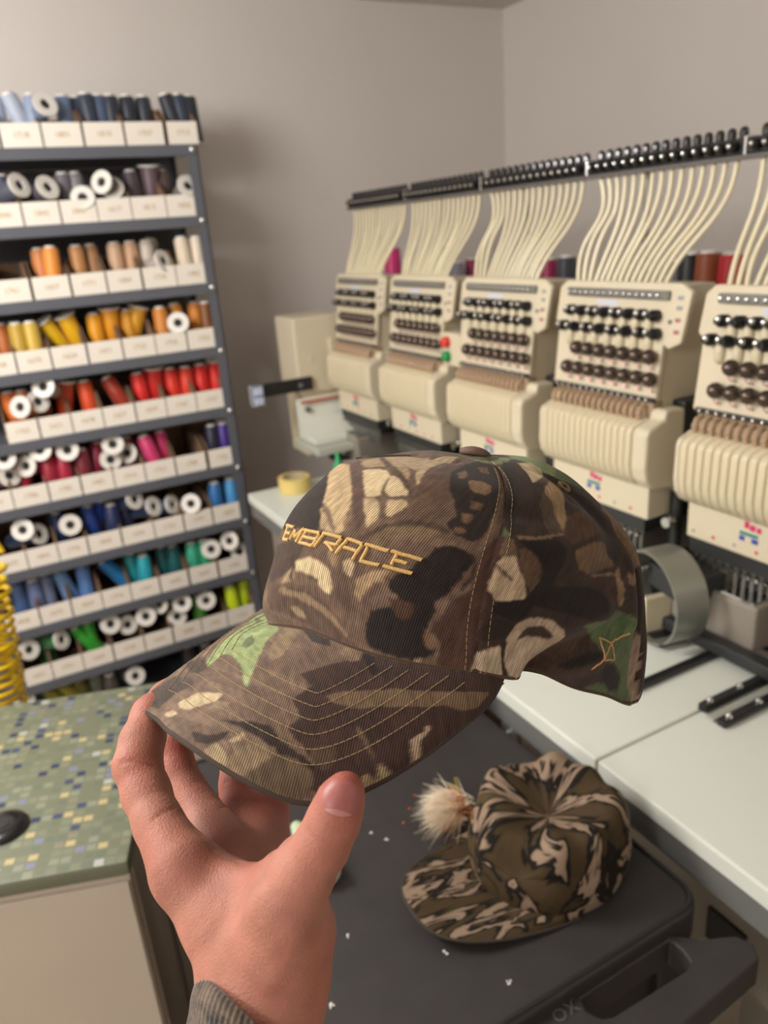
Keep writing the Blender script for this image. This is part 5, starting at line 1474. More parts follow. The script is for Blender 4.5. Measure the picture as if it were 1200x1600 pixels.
def brim_base(u, v):
    u = np.asarray(u, float)
    v = np.asarray(v, float)
    th = u * CTT
    xi, yi = CA * np.cos(th), CB * np.sin(th)
    xt = CA * math.cos(CTT)
    c = 1 - np.abs(u) ** 2.4
    xo = xt + (CA + .070 - xt) * c ** .85
    yo = np.sign(u) * (CB * math.sin(CTT) + .012 * (1 - np.abs(u) ** 6)) * np.abs(np.sin(np.abs(u) ** .9 * PI / 2))
    zo = -.038 * c - 4.6 * yo ** 2 * c ** .5
    return np.stack([xi + (xo - xi) * v, yi + (yo - yi) * v, zo * v ** 1.15], -1)


def shape_warp(P):
    out = np.empty_like(P)
    n = len(CAP_CTRL)
    for i in range(0, len(P), 20000):
        q = P[i:i + 20000]
        K = np.sqrt(((q[:, None] - CAP_CTRL[None]) ** 2).sum(2) + .012 ** 2)
        out[i:i + 20000] = q + K @ CAP_W[:n] + np.c_[np.ones(len(q)), q] @ CAP_W[n:]
    return out


def ridge(th, t, path, width, amp):
    """height of a soft fold that follows a path of (degrees, t) points in cloth coordinates"""
    sx, sy = .0016, .15
    best = np.full(len(th), 1e9)
    for (a0, b0), (a1, b1) in zip(path[:-1], path[1:]):
        p = np.stack([th * sx, t * sy], -1)
        A = np.array([a0 * sx, b0 * sy])
        B = np.array([a1 * sx, b1 * sy])
        d = B - A
        k = np.clip(((p - A) @ d) / (d @ d), 0, 1)
        best = np.minimum(best, ((p - A - k[:, None] * d) ** 2).sum(1))
    return amp * np.exp(-best / width ** 2)


# folds of the soft cloth: (path, width, height)
FOLDS = [([(84, .02), (95, .10), (105, .19), (118, .24)], .009, .0035), ([(92, .015), (104, .08), (118, .15), (130, .19)], .007, -.0035), ([(100, .01), (112, .05), (124, .10)], .007, .0025),
         ([(138, .50), (139, .36), (143, .20), (147, .04)], .005, -.0035), ([(131, .46), (132, .30), (137, .20)], .008, .0022), ([(66, .63), (90, .60), (108, .66)], .006, -.0018), ([(68, .48), (92, .46), (112, .50)], .010, .0018),
         ([(112, .76), (122, .60), (130, .48)], .008, -.002), ([(100, .72), (110, .55), (104, .40)], .009, .0016), ([(61, 0), (61, .8), (64, .95)], .0022, -.0011), ([(150, 0), (150, .9)], .002, -.001), ([(-62, 0), (-62, .95)], .0022, -.001),
         ([(70, .30), (95, .33), (120, .30)], .012, -.002), ([(-28, .60), (-10, .75), (20, .84)], .004, -.0012), ([(5, .12), (30, .10), (55, .10)], .012, -.0012), ([(10, .62), (30, .66), (52, .70)], .012, .0012)]


def cap_point(th_deg, t, out=0.0):
    """point on the crown cloth and its outward normal, in cap space"""
    th = np.radians(np.atleast_1d(np.asarray(th_deg, float)))
    t = np.atleast_1d(np.asarray(t, float))
    e = 1e-3

    def S(a, b):
        return shape_warp(crown_base(a, np.clip(b, 0, 1)))
    P = S(th, t)
    n = np.cross(S(th + e, t) - S(th - e, t), S(th, t + e) - S(th, t - e))
    n /= np.linalg.norm(n, axis=1)[:, None] + 1e-12
    h = 1.35 * sum(ridge(np.degrees(th), t, *f) for f in FOLDS)
    return P + n * (h[:, None] + out), n


def brim_point(u, v, out=0.0):
    u = np.atleast_1d(np.asarray(u, float))
    v = np.atleast_1d(np.asarray(v, float))
    e = 1e-3

    def S(a, b):
        return shape_warp(brim_base(np.clip(a, -1, 1), b))
    P = S(u, v)
    um, up = np.clip(u - e, -1, 1), np.clip(u + e, -1, 1)
    n = np.cross(S(u, v + e) - S(u, v - e), S(up, v) - S(um, v))
    l = np.linalg.norm(n, axis=1)[:, None]
    n = np.where(l > 1e-12, n / (l + 1e-15), np.array([[0, 0, 1.0]]))
    return P + n * out, n


def paint(U, V, prints, su, sv, base, base2):
    """colour of the cloth print at cloth coordinates"""
    n = len(U)
    k = .5 + .5 * np.sin(U * 9.1 / su + 2.0 * np.sin(V * 23)) * np.sin(V * 31 + 1.7 * np.sin(U * 5.3 / su))
    b0, b1 = np.array(srgb(base)), np.array(srgb(base2))
    C = b0 + (b1 - b0) * (k > .62)[:, None]
    w1 = np.sin(U * 61 / su + 3 * np.sin(V * 97)) + .6 * np.sin(V * 171 + 2 * np.sin(U * 83 / su))
    w2 = np.sin(V * 127 + 3 * np.sin(U * 71 / su)) + .6 * np.sin(U * 190 / su + V * 60)
    x = U + su * .0014 * w1
    y = V + .0011 * w2
    for colr, pts in prints:
        P = np.array([[float(q) for q in p.split(',')] for p in pts.split()])
        P = P * np.array([sv[0], sv[1]])
        m = (x >= P[:, 0].min()) & (x <= P[:, 0].max()) & (y >= P[:, 1].min()) & (y <= P[:, 1].max())
        ix = np.where(m)[0]
        if len(ix) == 0:
            continue
        a, b = x[ix], y[ix]
        inside = np.zeros(len(ix), bool)
        for i in range(len(P)):
            x0, y0 = P[i - 1]
            x1, y1 = P[i]
            if y0 == y1:
                continue
            c = ((y0 > b) != (y1 > b)) & (a < (x1 - x0) * (b - y0) / (y1 - y0) + x0)
            inside ^= c
        C[ix[inside]] = srgb(colr)
    C = C ** 1.10
    g = C.mean(1, keepdims=True)
    return g + (C - g) * .78


def twill(name, angle, attr=True, flat='#5a4434', pitch=.00115, gain=1.12):
    m = bpy.data.materials.new(name)
    m.use_nodes = True
    nt = m.node_tree
    N, K = nt.nodes, nt.links
    b = N['Principled BSDF']
    b.inputs['Roughness'].default_value = .85
    b.inputs['Specular IOR Level'].default_value = .2
    b.inputs['Sheen Weight'].default_value = .15
    uv = N.new('ShaderNodeUVMap')
    uv.uv_map = 'cloth'
    mp = N.new('ShaderNodeMapping')
    mp.inputs['Rotation'].default_value = (0, 0, math.radians(angle))
    K.new(uv.outputs[0], mp.inputs['Vector'])
    wv = N.new('ShaderNodeTexWave')
    wv.inputs['Scale'].default_value = 2 * PI / (20 * pitch)
    wv.inputs['Distortion'].default_value = .6
    wv.inputs['Detail'].default_value = 1
    K.new(mp.outputs[0], wv.inputs['Vector'])
    nz = N.new('ShaderNodeTexNoise')
    nz.inputs['Scale'].default_value = 95
    nz.inputs['Detail'].default_value = 6
    nz.inputs['Roughness'].default_value = .65
    K.new(uv.outputs[0], nz.inputs['Vector'])
    m1 = N.new('ShaderNodeMapRange')
    m1.inputs['To Min'].default_value = .56 * gain
    m1.inputs['To Max'].default_value = 1.40 * gain
    K.new(wv.outputs['Fac'], m1.inputs['Value'])
    m2 = N.new('ShaderNodeMapRange')
    m2.inputs['From Min'].default_value = .25
    m2.inputs['From Max'].default_value = .75
    m2.inputs['To Min'].default_value = .72
    m2.inputs['To Max'].default_value = 1.28
    K.new(nz.outputs['Fac'], m2.inputs['Value'])
    mp3 = N.new('ShaderNodeMapping')
    mp3.inputs['Scale'].default_value = (420, 110, 1)
    K.new(uv.outputs[0], mp3.inputs['Vector'])
    n3 = N.new('ShaderNodeTexNoise')
    n3.inputs['Scale'].default_value = 1
    n3.inputs['Detail'].default_value = 4
    K.new(mp3.outputs[0], n3.inputs['Vector'])
    m3 = N.new('ShaderNodeMapRange')
    m3.inputs['From Min'].default_value = .3
    m3.inputs['From Max'].default_value = .7
    m3.inputs['To Min'].default_value = .70
    m3.inputs['To Max'].default_value = 1.25
    K.new(n3.outputs['Fac'], m3.inputs['Value'])
    mq = N.new('ShaderNodeMath')
    mq.operation = 'MULTIPLY'
    K.new(m2.outputs[0], mq.inputs[0])
    K.new(m3.outputs[0], mq.inputs[1])
    mu = N.new('ShaderNodeMath')
    mu.operation = 'MULTIPLY'
    K.new(m1.outputs[0], mu.inputs[0])
    K.new(mq.outputs[0], mu.inputs[1])
    vm = N.new('ShaderNodeVectorMath')
    vm.operation = 'SCALE'
    K.new(mu.outputs[0], vm.inputs['Scale'])
    if attr:
        ca = N.new('ShaderNodeVertexColor')
        ca.layer_name = 'print'
        K.new(ca.outputs['Color'], vm.inputs[0])
    else:
        vm.inputs[0].default_value = srgb(flat)
    K.new(vm.outputs[0], b.inputs['Base Color'])
    bp = N.new('ShaderNodeBump')
    bp.inputs['Strength'].default_value = .55
    bp.inputs['Distance'].default_value = .0003
    K.new(wv.outputs['Fac'], bp.inputs['Height'])
    K.new(bp.outputs['Normal'], b.inputs['Normal'])
    return m


TW_CROWN = twill('camo_twill_crown', 4)
TW_BRIM = twill('camo_twill_brim', 38)
PLAIN = mat('brown_cap_lining', '#3b2d25', .9, var=.15, scale=200)
GOLD = mat('gold_embroidery_thread', '#deb56c', .45, var=.16, scale=900, bump=.6, bscale=1600)
STITCH = mat('tan_stitching', '#9c8762', .8, var=.15, scale=800)

cap = empty('camo_cap', (0, 0, 0), 'brown camouflage baseball cap with gold lettering held up by its brim', 'cap')
CM = Matrix.Identity(4)
_r = AX @ CAP_R
_t = CAM + AX @ CAP_T
for i in range(3):
    for j in range(3):
        CM[i][j] = _r[i][j]
    CM[i][3] = _t[i]
cap.matrix_world = CM

NT_ = 250


def soften(C, n):
    for _ in range(n):
        for ax in (0, 1):
            p = np.concatenate([C.take([0], ax), C, C.take([-1], ax)], ax)
            m = C.shape[ax]
            C = .25 * p.take(range(0, m), ax) + .5 * p.take(range(1, m + 1), ax) + .25 * p.take(range(2, m + 2), ax)
    return C


tt_ = np.linspace(0, 1, NT_) ** .92
for name, a0, a1, step in (('front_panel', -61, 61, .45), ('side_panel', 61, 150, .4), ('back_panel', 150, 210, 2.0), ('side_panel', -150, -61, 1.5)):
    th = np.linspace(a0, a1, int((a1 - a0) / step) + 1)
    T2, S2 = np.meshgrid(th, tt_, indexing='ij')
    P, nn_ = cap_point(T2.ravel(), S2.ravel())
    P3 = P.reshape(len(th), NT_, 3)
    Tp = (T2.ravel() + 180) % 360 - 180
    C = paint(Tp, S2.ravel(), CROWN_PRINT, 120.0, (.5, .001), '#5c4433' if name != 'front_panel' else '#6a523f', '#43301f' if name != 'front_panel' else '#745b47')
    C = soften(C.reshape(len(th), NT_, 3), 1 if step < 1 else 0)
    arc = np.concatenate([np.zeros((len(th), 1)), np.cumsum(np.linalg.norm(np.diff(P3, axis=1), axis=2), axis=1)], axis=1)
    UV = np.stack([np.radians(T2) * .092 * (1 - .35 * S2), arc], -1)
    o = bpy.data.objects.new(name, grid_mesh(name, P3, C, UV, TW_CROWN))
    col.objects.link(o)
    o.parent = cap
# lining inside
th = np.linspace(-180, 180, 73)
ts = np.linspace(0, 1, 20)
T2, S2 = np.meshgrid(th, ts, indexing='ij')
P, nn_ = cap_point(T2.ravel(), S2.ravel(), -.0028)
o = bpy.data.objects.new('lining', grid_mesh('lining', P.reshape(73, 20, 3), None, None, PLAIN))
col.objects.link(o)
o.parent = cap
# folded lower edge of the crown
th = np.linspace(-180, 180, 181)
P, nn_ = cap_point(th, np.full(181, .004), -.0011)
MB().tube([tuple(p) for p in P], .0014, 6, False).build('bottom_hem', mat('hem_cloth', '#4a3729', .9, var=.3, scale=60), cap, True)

# brim: cloth top, underside and bound edge
us = np.linspace(-1, 1, 420)
vsx = np.linspace(0, 1, 170)
U2, V2 = np.meshgrid(us, vsx, indexing='ij')
P, nb_ = brim_point(U2.ravel(), V2.ravel())
C = paint(U2.ravel(), V2.ravel(), BRIM_PRINT, 1.4, (.001, .001), '#725a46', '#7f6650')
C = soften(C.reshape(420, 170, 3), 1)
UV = P[:, :2].reshape(420, 170, 2)
o = bpy.data.objects.new('brim_top', grid_mesh('brim_top', P.reshape(420, 170, 3), C, UV, TW_BRIM))
col.objects.link(o)
o.parent = cap
us2 = np.linspace(-1, 1, 81)
vs2 = np.linspace(0, 1, 25)
U2, V2 = np.meshgrid(us2, vs2, indexing='ij')
P, nb_ = brim_point(U2.ravel(), V2.ravel(), -.0032)
o = bpy.data.objects.new('brim_underside', grid_mesh('brim_underside', P.reshape(81, 25, 3), None, P[:, :2].reshape(81, 25, 2), twill('brown_twill_underside', 38, False, '#5a4636')))
col.objects.link(o)
o.parent = cap
P, nb_ = brim_point(np.linspace(-.995, .995, 161), np.ones(161), -.0016)
MB().tube([tuple(p) for p in P], .0017, 8, True).build('brim_edge', mat('brim_edge_cloth', '#3d3129', .9, var=.35, scale=90), cap, True)
# stitch rows on the brim, at fixed distances from its outer edge
un = np.linspace(-.97, .97, 900)
edge_, _ = brim_point(np.linspace(-1, 1, 260), np.ones(260))
vg = np.linspace(0, 1, 90)
Ug_, Vg_ = np.meshgrid(un, vg, indexing='ij')
Pg_ = brim_point(Ug_.ravel(), Vg_.ravel())[0]
Dg_ = np.concatenate([np.sqrt(((Pg_[i:i + 8000, None] - edge_[None]) ** 2).sum(2)).min(1) for i in range(0, len(Pg_), 8000)]).reshape(900, 90)


def row_v(d):
    out = np.zeros(900)
    for i in range(900):
        k = np.where(Dg_[i] > d)[0]
        if len(k) and k[-1] < 89:
            j = k[-1]
            f = (Dg_[i, j] - d) / (Dg_[i, j] - Dg_[i, j + 1] + 1e-12)
            out[i] = vg[j] + f * (vg[1] - vg[0])
    return out


for d in (.0155, .0225, .0295, .0365, .0435, .0505):
    vrow = row_v(d)
    ok = vrow > .012
    Pr, _ = brim_point(un[ok], vrow[ok], .00018)
    seg = np.r_[0, np.cumsum(np.linalg.norm(np.diff(Pr, axis=0), axis=1))]
    mb = MB()
    s = 0.0
    while s + .003 < seg[-1]:
        q = [np.array([np.interp(s + k, seg, Pr[:, c]) for c in range(3)]) for k in (0, .0013, .0026)]
        mb.tube([tuple(q[0]), tuple(q[1] + np.array([0, 0, .00012])), tuple(q[2])], .00019, 4)
        s += .0031
    mb.build('stitch_row', STITCH, cap)
# stitch rows beside the front panel seam
for da in (-4.0, 4.2):
    tl = np.linspace(.005, .9, 300)
    Pr, _ = cap_point(61 + da * (1 + .0 * tl), tl, .00022)
    seg = np.r_[0, np.cumsum(np.linalg.norm(np.diff(Pr, axis=0), axis=1))]
    mb = MB()
    s = 0.0
    while s + .003 < seg[-1]:
        q = [tuple(np.interp(s + k, seg, Pr[:, c]) for c in range(3)) for k in (0, .0012, .0024)]
        mb.tube(q, .00019, 4)
        s += .0033
    mb.build('stitch_row', STITCH, cap)


def satin(path, width, height, soft=True):
    """a raised satin-stitch stroke that follows the crown"""
    a = np.array(path)
    if soft and len(a) > 4:
        k = np.array([.25, .5, .25])
        for _ in range(2):
            b = a.copy()
            b[1:-1] = k[0] * a[:-2] + k[1] * a[1:-1] + k[2] * a[2:]
            a = b
    L_ = np.r_[0, np.cumsum(np.hypot(np.diff(a[:, 0]) * .0016, np.diff(a[:, 1]) * .15))]
    n = max(6, int(L_[-1] / .0004))
    q = np.linspace(0, L_[-1], n)
    th = np.interp(q, L_, a[:, 0])
    t = np.interp(q, L_, a[:, 1])
    P, nrm = cap_point(th, t)
    tan = np.gradient(P, axis=0)
    tan /= np.linalg.norm(tan, axis=1)[:, None]
    side = np.cross(nrm, tan)
    side /= np.linalg.norm(side, axis=1)[:, None]
    vs, fs = [], []
    prof = [(-1, -.1), (-.85, .55), (-.35, 1), (.35, 1), (.85, .55), (1, -.1)]
    for i in range(n):
        wob = 1 + .10 * (i % 2) - .05
        hh = height * (1 + .25 * (i % 2))
        for (sx, sz) in prof:
            sh = tan[i] * (.0004 * sx)
            vs.append(tuple(P[i] + side[i] * sx * width / 2 * wob + nrm[i] * sz * hh + sh))
    m = len(prof)
    for i in range(n - 1):
        for k in range(m - 1):
            fs.append((i * m + k, i * m + k + 1, (i + 1) * m + k + 1, (i + 1) * m + k))
    fs += [tuple(range(m)), tuple(reversed(range((n - 1) * m, n * m)))]
    return vs, fs


for ch, strokes in LETTERS.items():
    mb = MB()
    for stv in strokes:
        mb.add(*satin(stv, .0020, .0009))
    lo = mb.build('embroidered_letter', GOLD, cap, True, 60)
    lo['label'] = 'raised gold thread letter ' + ('E' if ch == 'F' else ch)
mb = MB()
for stv in EMBLEM:
    mb.add(*satin(stv, .0012, .0006, False))
mb.build('embroidered_emblem', mat('copper_embroidery_thread', '#cb9c68', .5, var=.15, scale=900, bump=.5, bscale=1600), cap, True, 60)
# embroidered eyelet
c0, n0 = cap_point(EYELET[0], EYELET[1], .0004)
c0, n0 = Vector(c0[0]), Vector(n0[0])
ax_ = n0.orthogonal().normalized()
bx_ = n0.cross(ax_)
MB().tube([tuple(c0 + (ax_ * math.cos(k * PI / 12) + bx_ * math.sin(k * PI / 12)) * .0030) for k in range(25)], .0014, 6, False).build('eyelet', mat('olive_eyelet_thread', '#80714f', .8, var=.25, scale=900, bump=.8, bscale=1500), cap, True)
# covered button on top
c0, n0 = cap_point(0, .985)
ctop = Vector(shape_warp(crown_base(np.array([0.0]), np.array([1.0])))[0])
up_ = (ctop - Vector((0, 0, 0))).normalized()
MB().lathe([(0, .0082), (.25, .0092), (.55, .0088), (.8, .0062), (.95, .003), (1, .0004)], ctop + Vector((0, 0, -.0006)), ctop + Vector((-.0004, 0, .0050)), 24).build('top_button', mat('button_cloth', '#6a5345', .8, var=.2, scale=300), cap, True, 70)
# dark tube painting the shade in the open fold atop the front panel
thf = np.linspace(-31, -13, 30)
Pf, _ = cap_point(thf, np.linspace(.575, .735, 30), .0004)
MB().tube([tuple(p) for p in Pf], [.0004 + .0010 * math.sin(PI * i / 29) for i in range(30)], 8).build('seam_fold_shade', mat('fold_shade_brown', '#33271f', .9), cap, True)
# ------------------------------------------------------------------ hand and sleeve of the person holding the cap
def cpt(px, py, d):
    """photo pixel and distance -> camera space"""
    return np.array([(px - 600) / FPX * d, (800 - py) / FPX * d, -d])


def tow(P):
    return CAM + np.asarray(P) @ AX.T


# chains of (photo x, photo y, distance in m, radius in photo pixels); blend = how softly the chain melts into the rest
CHAINS = [
    # index finger
    ([(286, 1066, .448, 19), (262, 1090, .436, 26), (238, 1118, .420, 31), (222, 1158, .408, 33), (215, 1196, .400, 36), (229, 1240, .390, 36), (247, 1286, .378, 37), (282, 1350, .362, 50)], .005),
    # middle finger, behind
    ([(300, 1096, .470, 22), (282, 1132, .462, 26), (270, 1168, .455, 28), (277, 1204, .447, 28), (310, 1264, .432, 32), (350, 1340, .405, 56)], .004),
    # ring finger
    ([(376, 1150, .490, 20), (368, 1188, .482, 23), (371, 1225, .474, 27), (378, 1278, .458, 38), (388, 1345, .420, 56)], .004),
    # little finger
    ([(436, 1205, .480, 20), (428, 1238, .470, 25), (416, 1282, .455, 34), (405, 1345, .425, 54)], .006),
    # thumb
    ([(541, 1232, .312, 25), (533, 1249, .3125, 35), (521, 1282, .313, 40), (502, 1322, .314, 42), (474, 1366, .317, 47), (448, 1414, .322, 58), (442, 1470, .328, 70)], .009),
    # back of the hand and palm
    ([(304, 1378, .362, 54), (350, 1436, .352, 66), (388, 1500, .342, 76), (402, 1570, .336, 84)], .010),
    ([(340, 1392, .372, 46), (400, 1414, .350, 52), (448, 1430, .332, 56)], .012),
    ([(385, 1385, .400, 62), (410, 1455, .372, 80), (412, 1540, .348, 86)], .012),
    ([(458, 1458, .335, 60), (448, 1520, .334, 66), (428, 1580, .333, 68)], .010),
    # wrist and forearm
    ([(410, 1545, .340, 86), (402, 1600, .334, 86), (390, 1690, .322, 88), (372, 1830, .305, 94)], .010),
    # thenar web between thumb and index
    ([(284, 1346, .366, 28), (336, 1374, .358, 23), (396, 1378, .346, 23), (440, 1360, .332, 28), (470, 1340, .322, 32)], .006),
]
SEGS = []
for chain, bl in CHAINS:
    q = [(cpt(x, y, d), r * d / FPX) for x, y, d, r in chain]
    for (a, ra), (b, rb) in zip(q[:-1], q[1:]):
        SEGS.append((a.astype(np.float32), b.astype(np.float32), ra, rb, bl))


def smin(D, dc, k):
    h = np.clip(.5 + .5 * (dc - D) / k, 0, 1)
    return dc + (D - dc) * h - k * h * (1 - h)


def chain_sdf(P, segs):
    dc = None
    for a, b, ra, rb, _b in segs:
        ab = b - a
        pa = P - a
        t = np.clip((pa @ ab) / (ab @ ab), 0, 1)
        pa = pa - t[..., None] * ab
        d = np.sqrt(np.einsum('...i,...i->...', pa, pa)) - (ra + (rb - ra) * t)
        dc = d if dc is None else smin(dc, d, .004)
    return dc


def hand_sdf(P):
    P = P.astype(np.float32)
    D = None
    ci = 0
    for chain, bl in CHAINS:
        dc = chain_sdf(P, SEGS[ci:ci + len(chain) - 1])
        ci += len(chain) - 1
        D = dc if D is None else smin(D, dc, bl)
    return D


def surface_nets(lo, hi, step):
    n = np.ceil((np.array(hi) - lo) / step).astype(int) + 1
    ax = [lo[i] + step * np.arange(n[i]) for i in range(3)]
    V = np.full(n, .05, np.float32)
    ci = 0
    for chain, bl in CHAINS:
        segs = SEGS[ci:ci + len(chain) - 1]
        ci += len(chain) - 1
        pts = np.array([p for sg in segs for p in (sg[0], sg[1])])
        rm = max(max(sg[2], sg[3]) for sg in segs) + .018
        i0 = np.clip(((pts.min(0) - rm - lo) / step).astype(int), 0, n - 1)
        i1 = np.clip(((pts.max(0) + rm - lo) / step).astype(int) + 2, 1, n)
        g = np.stack(np.meshgrid(*[ax[k][i0[k]:i1[k]].astype(np.float32) for k in range(3)], indexing='ij'), -1)
        dc = chain_sdf(g, segs)
        sl = tuple(slice(i0[k], i1[k]) for k in range(3))
        V[sl] = smin(V[sl], dc, bl)
    ins = V < 0
    c = np.zeros(n - 1, np.int8)
    for dx in (0, 1):
        for dy in (0, 1):
            for dz in (0, 1):
                c += ins[dx:n[0] - 1 + dx, dy:n[1] - 1 + dy, dz:n[2] - 1 + dz]
    cells = (c > 0) & (c < 8)
    idx = np.full(n - 1, -1, np.int64)
    ijk = np.argwhere(cells)
    idx[cells] = np.arange(len(ijk))
    acc = np.zeros((len(ijk), 3))
    cnt = np.zeros(len(ijk))
    cor = [(x, y, z) for x in (0, 1) for y in (0, 1) for z in (0, 1)]
    for p in cor:
        for q in cor:
            if sum(abs(p[k] - q[k]) for k in range(3)) == 1 and p < q:
                va = V[tuple((ijk + p).T)]
                vb = V[tuple((ijk + q).T)]
                m = (va < 0) != (vb < 0)
                t = va / np.where(m, va - vb, 1)
                acc[m] += (np.array(p) + t[:, None] * (np.array(q) - np.array(p)))[m]
                cnt[m] += 1
    verts = np.array(lo) + step * (ijk + acc / cnt[:, None])
    faces = []
    for axn in range(3):
        o = [k for k in range(3) if k != axn]
        sl0 = [slice(None)] * 3
        sl1 = [slice(None)] * 3
        sl0[axn] = slice(0, -1)
        sl1[axn] = slice(1, None)
        ch = ins[tuple(sl0)] != ins[tuple(sl1)]
        e = np.argwhere(ch)
        e = e[(e[:, o[0]] > 0) & (e[:, o[1]] > 0) & (e[:, o[0]] < n[o[0]] - 1) & (e[:, o[1]] < n[o[1]] - 1)]
        quad = []
        for (a, b) in ((-1, -1), (0, -1), (0, 0), (-1, 0)):
            f = e.copy()
            f[:, o[0]] += a
            f[:, o[1]] += b
            quad.append(idx[tuple(f.T)])
        faces.append(np.stack(quad, 1))
    F = np.concatenate(faces)
    F = F[(F >= 0).all(1)]
    return verts, F


def grad(P, e=4e-4):
    g = np.stack([hand_sdf(P + np.eye(3)[k] * e) - hand_sdf(P - np.eye(3)[k] * e) for k in range(3)], -1)
    return g / (np.linalg.norm(g, axis=1)[:, None] + 1e-9)


def hand_hits(Q):
    """where the lines of sight through photo pixels meet the hand (camera space)"""
    Q = np.asarray(Q, float)
    d = np.stack([(Q[:, 0] - 600) / FPX, (800 - Q[:, 1]) / FPX, -np.ones(len(Q))], -1)
    t = np.full(len(Q), .25)
    for _ in range(45):
        t = np.minimum(t + hand_sdf(d * t[:, None]) * .85, .6)
    return d * t[:, None]


HV, HF = surface_nets(np.array([-.168, -.300, -.505]), np.array([.0, -.092, -.262]), .0013)
for _ in range(3):
    HV = HV - hand_sdf(HV)[:, None] * grad(HV) * .9
HN = grad(HV)
# skin creases: (photo polyline, depth of the crease, width)
CREASE = [([(190, 1192), (205, 1189), (222, 1191), (240, 1194)], .0007, .0011), ([(240, 1280), (258, 1270), (272, 1262)], .0006, .0010), ([(248, 1272), (262, 1262)], .0004, .0009),
          ([(478, 1298), (492, 1312), (515, 1322), (538, 1322)], .0005, .0010), ([(300, 1292), (330, 1325), (370, 1345), (415, 1350)], .0005, .0013), ([(330, 1328), (372, 1338), (410, 1338)], .0004, .0010),
          ([(455, 1452), (438, 1470), (420, 1490)], -.0006, .0035), ([(355, 1470), (380, 1440), (410, 1400)], -.0009, .0050), ([(420, 1545), (440, 1505), (462, 1470)], -.0009, .0045), ([(320, 1460), (345, 1430)], -.0005, .0040),
          ([(330, 1232), (352, 1222), (385, 1228)], .0006, .0011), ([(345, 1262), (390, 1248), (430, 1262)], .0005, .0012), ([(258, 1145), (275, 1150), (290, 1148)], .0005, .0010), ([(506, 1432), (498, 1450), (492, 1475)], .0006, .0016)]
disp = np.zeros(len(HV))
for pl, dep, wid_ in CREASE:
    q = hand_hits(pl)
    best = np.full(len(HV), 1e9)
    for a, b in zip(q[:-1], q[1:]):
        ab = b - a
        t = np.clip(((HV - a) @ ab) / (ab @ ab), 0, 1)
        best = np.minimum(best, ((HV - a - t[:, None] * ab) ** 2).sum(1))
    disp -= dep * np.exp(-best / wid_ ** 2)
HV = HV + HN * disp[:, None]
# redder skin on fingertips, knuckles and the web; paler back of the hand
RED = [((541, 1232, .310), .016, 1.0), ((214, 1195, .390), .010, .6), ((240, 1110, .42), .016, .7), ((282, 1160, .45), .020, .9), ((350, 1240, .46), .030, .9), ((400, 1330, .345), .016, .6), ((515, 1300, .31), .014, .4), ((255, 1330, .36), .014, .35), ((415, 1270, .45), .03, .9), ((490, 1500, .33), .022, .35)]
red = np.zeros(len(HV))
for (x, y, d), r, a in RED:
    red = np.maximum(red, a * np.exp(-((HV - cpt(x, y, d)) ** 2).sum(1) / r ** 2))


def skin_material():
    m = bpy.data.materials.new('skin')
    m.use_nodes = True
    nt = m.node_tree
    N, K = nt.nodes, nt.links
    b = N['Principled BSDF']
    ca = N.new('ShaderNodeVertexColor')
    ca.layer_name = 'flush'
    mx = N.new('ShaderNodeMix')
    mx.data_type = 'RGBA'
    mx.inputs[6].default_value = (*srgb('#b07866'), 1)
    mx.inputs[7].default_value = (*srgb('#a4584a'), 1)
    K.new(ca.outputs['Color'], mx.inputs[0])
    tc = N.new('ShaderNodeTexCoord')
    nz = N.new('ShaderNodeTexNoise')
    nz.inputs['Scale'].default_value = 70
    nz.inputs['Detail'].default_value = 5
    K.new(tc.outputs['Object'], nz.inputs['Vector'])
    mr = N.new('ShaderNodeMapRange')
    mr.inputs['From Min'].default_value = .3
    mr.inputs['From Max'].default_value = .7
    mr.inputs['To Min'].default_value = .88
    mr.inputs['To Max'].default_value = 1.08
    K.new(nz.outputs['Fac'], mr.inputs['Value'])
    vm = N.new('ShaderNodeVectorMath')
    vm.operation = 'SCALE'
    K.new(mx.outputs[2], vm.inputs[0])
    K.new(mr.outputs[0], vm.inputs['Scale'])
    K.new(vm.outputs[0], b.inputs['Base Color'])
    b.inputs['Roughness'].default_value = .58
    b.inputs['Specular IOR Level'].default_value = .35
    b.inputs['Subsurface Weight'].default_value = .05
    b.inputs['Subsurface Radius'].default_value = (.006, .0025, .0015)
    b.inputs['Subsurface Scale'].default_value = 1.0
    n2 = N.new('ShaderNodeTexNoise')
    n2.inputs['Scale'].default_value = 650
    n2.inputs['Detail'].default_value = 4
    K.new(tc.outputs['Object'], n2.inputs['Vector'])
    vo = N.new('ShaderNodeTexVoronoi')
    vo.inputs['Scale'].default_value = 900
    K.new(tc.outputs['Object'], vo.inputs['Vector'])
    ad = N.new('ShaderNodeMath')
    K.new(n2.outputs['Fac'], ad.inputs[0])
    K.new(vo.outputs['Distance'], ad.inputs[1])
    bp = N.new('ShaderNodeBump')
    bp.inputs['Strength'].default_value = .34
    bp.inputs['Distance'].default_value = .0006
    K.new(ad.outputs[0], bp.inputs['Height'])
    K.new(bp.outputs['Normal'], b.inputs['Normal'])
    return m


